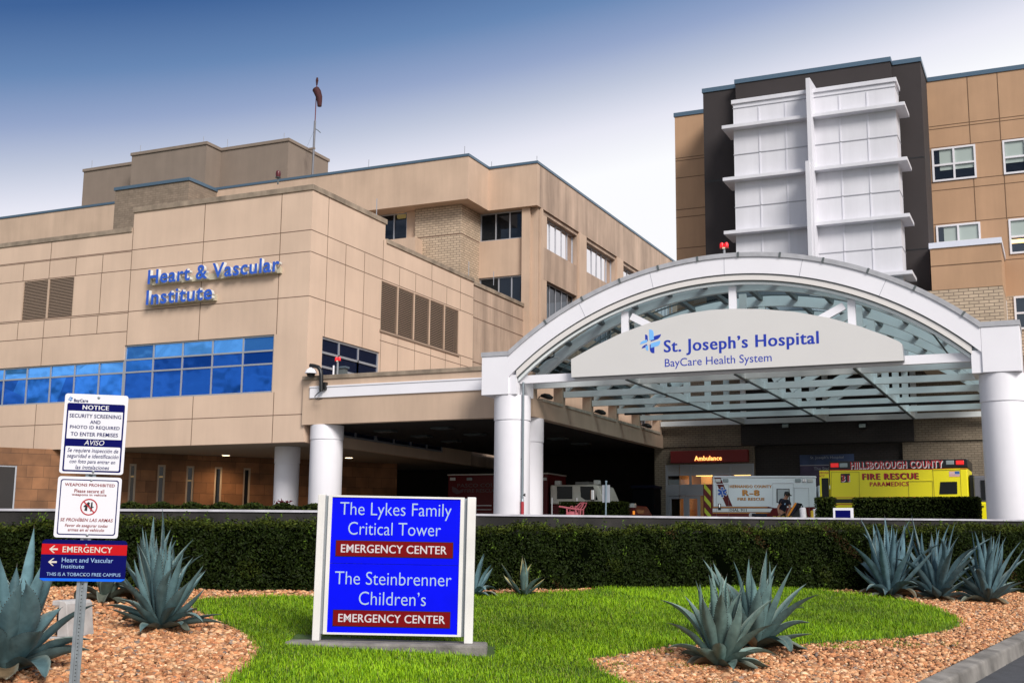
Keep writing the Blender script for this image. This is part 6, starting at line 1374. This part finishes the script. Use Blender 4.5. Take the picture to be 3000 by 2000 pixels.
# ------------------------------------------------------------------ the large blue sign
WB = 14.45; rotb = Matrix.Rotation(-YAW, 3, 'Z') @ Matrix.Rotation(R_(.6), 3, 'Y'); bl_ = aW(1152, 1880, WB)
bs = empty('hospital_directory_sign', bl_, 'large blue sign board for two emergency centers between white posts on the lawn', 'sign'); bs.rotation_euler = rotb.to_euler(); S = Pl(bl_, rotb)
M_sb = mat('sign_electric_blue', (.0, .003, .80), .6, var=.10, scale=2.5, spec=.08); M_plw = mat('sign_pale_letter', (.38, .51, .66), .5); M_plate = mat('red_plate', (.17, .002, .004), .6, spec=.1); M_post = mat('post_white', (.74, .72, .70), .4, var=.12, scale=1.5, kind='local')
def xz(px, py): return S.at(px, py)
x0, zt = xz(931, 1665)[0]-.0, xz(1160, 1452)[1]; zb_ = xz(1160, 1879)[1]
xa_, xb_ = xz(925, 1665)[0], xz(946, 1665)[0]; xc_, xd_ = xz(1365, 1665)[0], xz(1390, 1665)[0]
for u0, u1 in ((xa_, xb_), (xc_, xd_)):
    a = MB(); a.box(u0, u1, -.06, .10, zb_, zt, M_post); a.build('post', bs, bevel=.006)
f0, f1 = xb_+.035, xc_-.035; ft, fb = xz(1160, 1453)[1], xz(1160, 1860)[1]
a = MB(); fwid = .045
a.box(f0, f1, -.03, .06, ft-.022, ft, M_post); a.box(f0, f1, -.03, .06, fb, fb+.022, M_post); a.box(f0, f0+fwid, -.03, .06, fb+.0221, ft-.0221, M_post); a.box(f1-fwid, f1, -.03, .06, fb+.0221, ft-.0221, M_post); a.box(xb_+.001, f0-.001, .0, .05, fb, ft-.01, mat('post_gap', (.30, .33, .36), .4, .4)); a.box(f1+.001, xc_-.001, .0, .05, fb, ft-.01, mat('post_gap', (.30, .33, .36), .4, .4)); a.build('frame', bs)
a = MB(); zs_ = xz(1160, 1652)[1]; a.box(f0+fwid, f1-fwid, -.018, .03, zs_+.002, ft-.0222, M_sb); a.box(f0+fwid, f1-fwid, -.018, .03, fb+.0222, zs_-.002, M_sb); a.build('panel', bs)
def row(s, bx, by, tx, ty, m, bold=0.0, p=bs, y=-.0182): a0 = xz(bx, (by+ty)/2)[0]; a1 = xz(tx, (by+ty)/2)[0]; xm_ = (bx+tx)/2; return text('letters', s, a0, a1, xz(xm_, by)[1], xz(xm_, ty)[1], m, p, y, .003, bold, n=4)
row('The Lykes Family', 997, 1522, 1323, 1473, M_plw, -.008); row('Critical Tower', 1021, 1567.5, 1292, 1530, M_plw, -.008); row('The Steinbrenner', 982, 1713, 1323, 1675, M_plw, -.008); row('Children’s', 1052, 1772, 1248, 1733, M_plw, -.008)
for (b0, bt, bb, t0, t1, ty, tb_) in ((985.5, 1586, 1630, 1000, 1309, 1596, 1620), (977, 1789, 1834, 992, 1304, 1799, 1823)):
    mid = b0+170; u0, u1 = xz(b0, (bt+bb)/2)[0], xz(b0+341, (bt+bb)/2)[0]; z0, z1 = xz(mid, bb)[1], xz(mid, bt)[1]
    a = MB(); a.box(u0, u1, -.026, -.0181, z0, z1, M_plate); pl_ = a.build('red_plate', bs); a = MB(); a.box(u0-.008, u1+.008, -.022, -.0182, z0-.008, z1+.008, M_black); a.build('plate_border', bs)
    row('EMERGENCY CENTER', t0, tb_, t1, ty, mat('sign_pale_grey', (.60, .55, .58), .45), .012, pl_, -.0262)
a = MB(); a.box(xa_-.29, xd_+.17, -.25, .30, zb_-.25, zb_+.0, mat('sign_base_concrete', (.20, .185, .17), .9, var=.45, scale=5, bump=.4)); b_ = a.build('base', bs, bevel=.03)
# concrete floodlight housing behind the big agave
q = gp(190, 1868); fh = empty('ground_light_housing', q, 'pale concrete block with dark open side half hidden by the largest agave', 'light housing'); fh.scale = (.8, .8, .82); fh.rotation_euler = (0, 0, -YAW+R_(-14)); Mfc = mat('pale_concrete', (.50, .48, .47), .8, var=.25, scale=6, streak=.2)
a = MB(); a.box(-.18, .22, -.30, .50, -.1, .03, Mfc); a.build('base_slab', fh, bevel=.01); a = MB(); a.prism([(.02, .031), (.20, .031), (.17, .20), (.14, .46), (.10, .50), (.02, .50)], 'y', -.22, .40, Mfc); a.build('side_wall', fh, bevel=.01)
a = MB(); a.box(-.17, .019, .30, .40, .031, .50, Mfc); a.box(-.17, .019, -.10, .299, .43, .50, Mfc); a.build('top_slab', fh, bevel=.01); a = MB(); a.box(-.15, .0, .0, .28, .04, .40, M_black); a.build('shade_block', fh)  # last piece: black block painting the shade inside the open side
# ================================================================== small things on the driveway
YK = 45.6; q = aY(1640, 1484, YK); pf = empty('pipe_frame', (q.x, YK, PLAT), 'pink painted pipe frame with two loops standing before a clipped hedge', 'pipe frame'); Mpk = mat('pink_paint', (.48, .12, .15), .5)
def pk(px, py, dy=0): p = aY(px, py, YK); return (p.x-q.x, dy, p.z-PLAT)
a = MB()
for dy in (0, .3):
    a.tube([pk(1638, 1483, dy), pk(1662, 1487, dy), pk(1686, 1491, dy), pk(1701, 1492, dy)], .035, Mpk, 8); a.tube([pk(1684, 1490, dy), pk(1693, 1480, dy), pk(1700, 1473, dy), pk(1711, 1471.5, dy), pk(1707, 1481, dy), pk(1701, 1490, dy), (pk(1699, 1500, dy)[0], dy, 0)], .03, Mpk, 8)
    for x in (1661, 1687): p = pk(x, 1489, dy); a.tube([p, (p[0], dy, 0)], .035, Mpk, 8)
for x in (1671, 1684): a.tube([pk(x-4, 1489, .15), pk(x-4, 1484, .15), pk(x-1, 1481.5, .15), pk(x+3, 1482.5, .15), pk(x+4, 1490, .15)], .025, Mpk, 8)
a.build('tube', pf, True); a = MB(); p = pk(1674, 1503); a.ball((p[0], .15, p[2]-.05), .3, Mpk, 14, (1, .6, .55)); a.build('tank', pf, True)
q = aY(1774, 1500, 44.6); sp_ = empty('post_sign', (q.x, 44.6, PLAT), 'grey sign seen from behind on a metal post by the clipped hedge', 'sign'); zt = aY(1777, 1412, 44.6).z-PLAT
a = MB(); a.tube([(0, 0, 0), (.03, 0, zt)], .03, mat('post_blue_grey', (.22, .30, .36), .4, .4), 8); a.lathe([(.045, zt), (.045, zt+.06)], .03, 0, mat('post_blue_grey', (.22, .30, .36), .4), 10); a.build('post', sp_)
p0, p1 = aY(1765, 1471, 44.65), aY(1787, 1420, 44.65); a = MB(); a.box(p0.x-q.x, p1.x-q.x, .035, .05, p0.z-PLAT, p1.z-PLAT, mat('sign_back', (.34, .36, .40), .5)); a.build('plate', sp_)
p0, p1 = aY(2441, 1512, 43.2), aY(2499, 1487, 43.2); o = empty('small_blue_sign', (p0.x, 43.2, PLAT), 'small blank blue sign in a white frame between two clipped hedges', 'sign'); x1, z1 = p1.x-p0.x, p1.z-PLAT
a = MB(); a.box(0, x1, 0, .08, .25, z1, M_white); a.box(0, .07, -.002, .08, 0, .249, M_white); a.box(x1-.07, x1, -.002, .08, 0, .249, M_white); a.build('frame', o, bevel=.005); a = MB(); a.box(.08, x1-.09, -.012, -.001, .3, z1-.08, M_navy_s); a.build('panel', o)
# grooves do not vary: nothing else to add
bpy.context.view_layer.update()
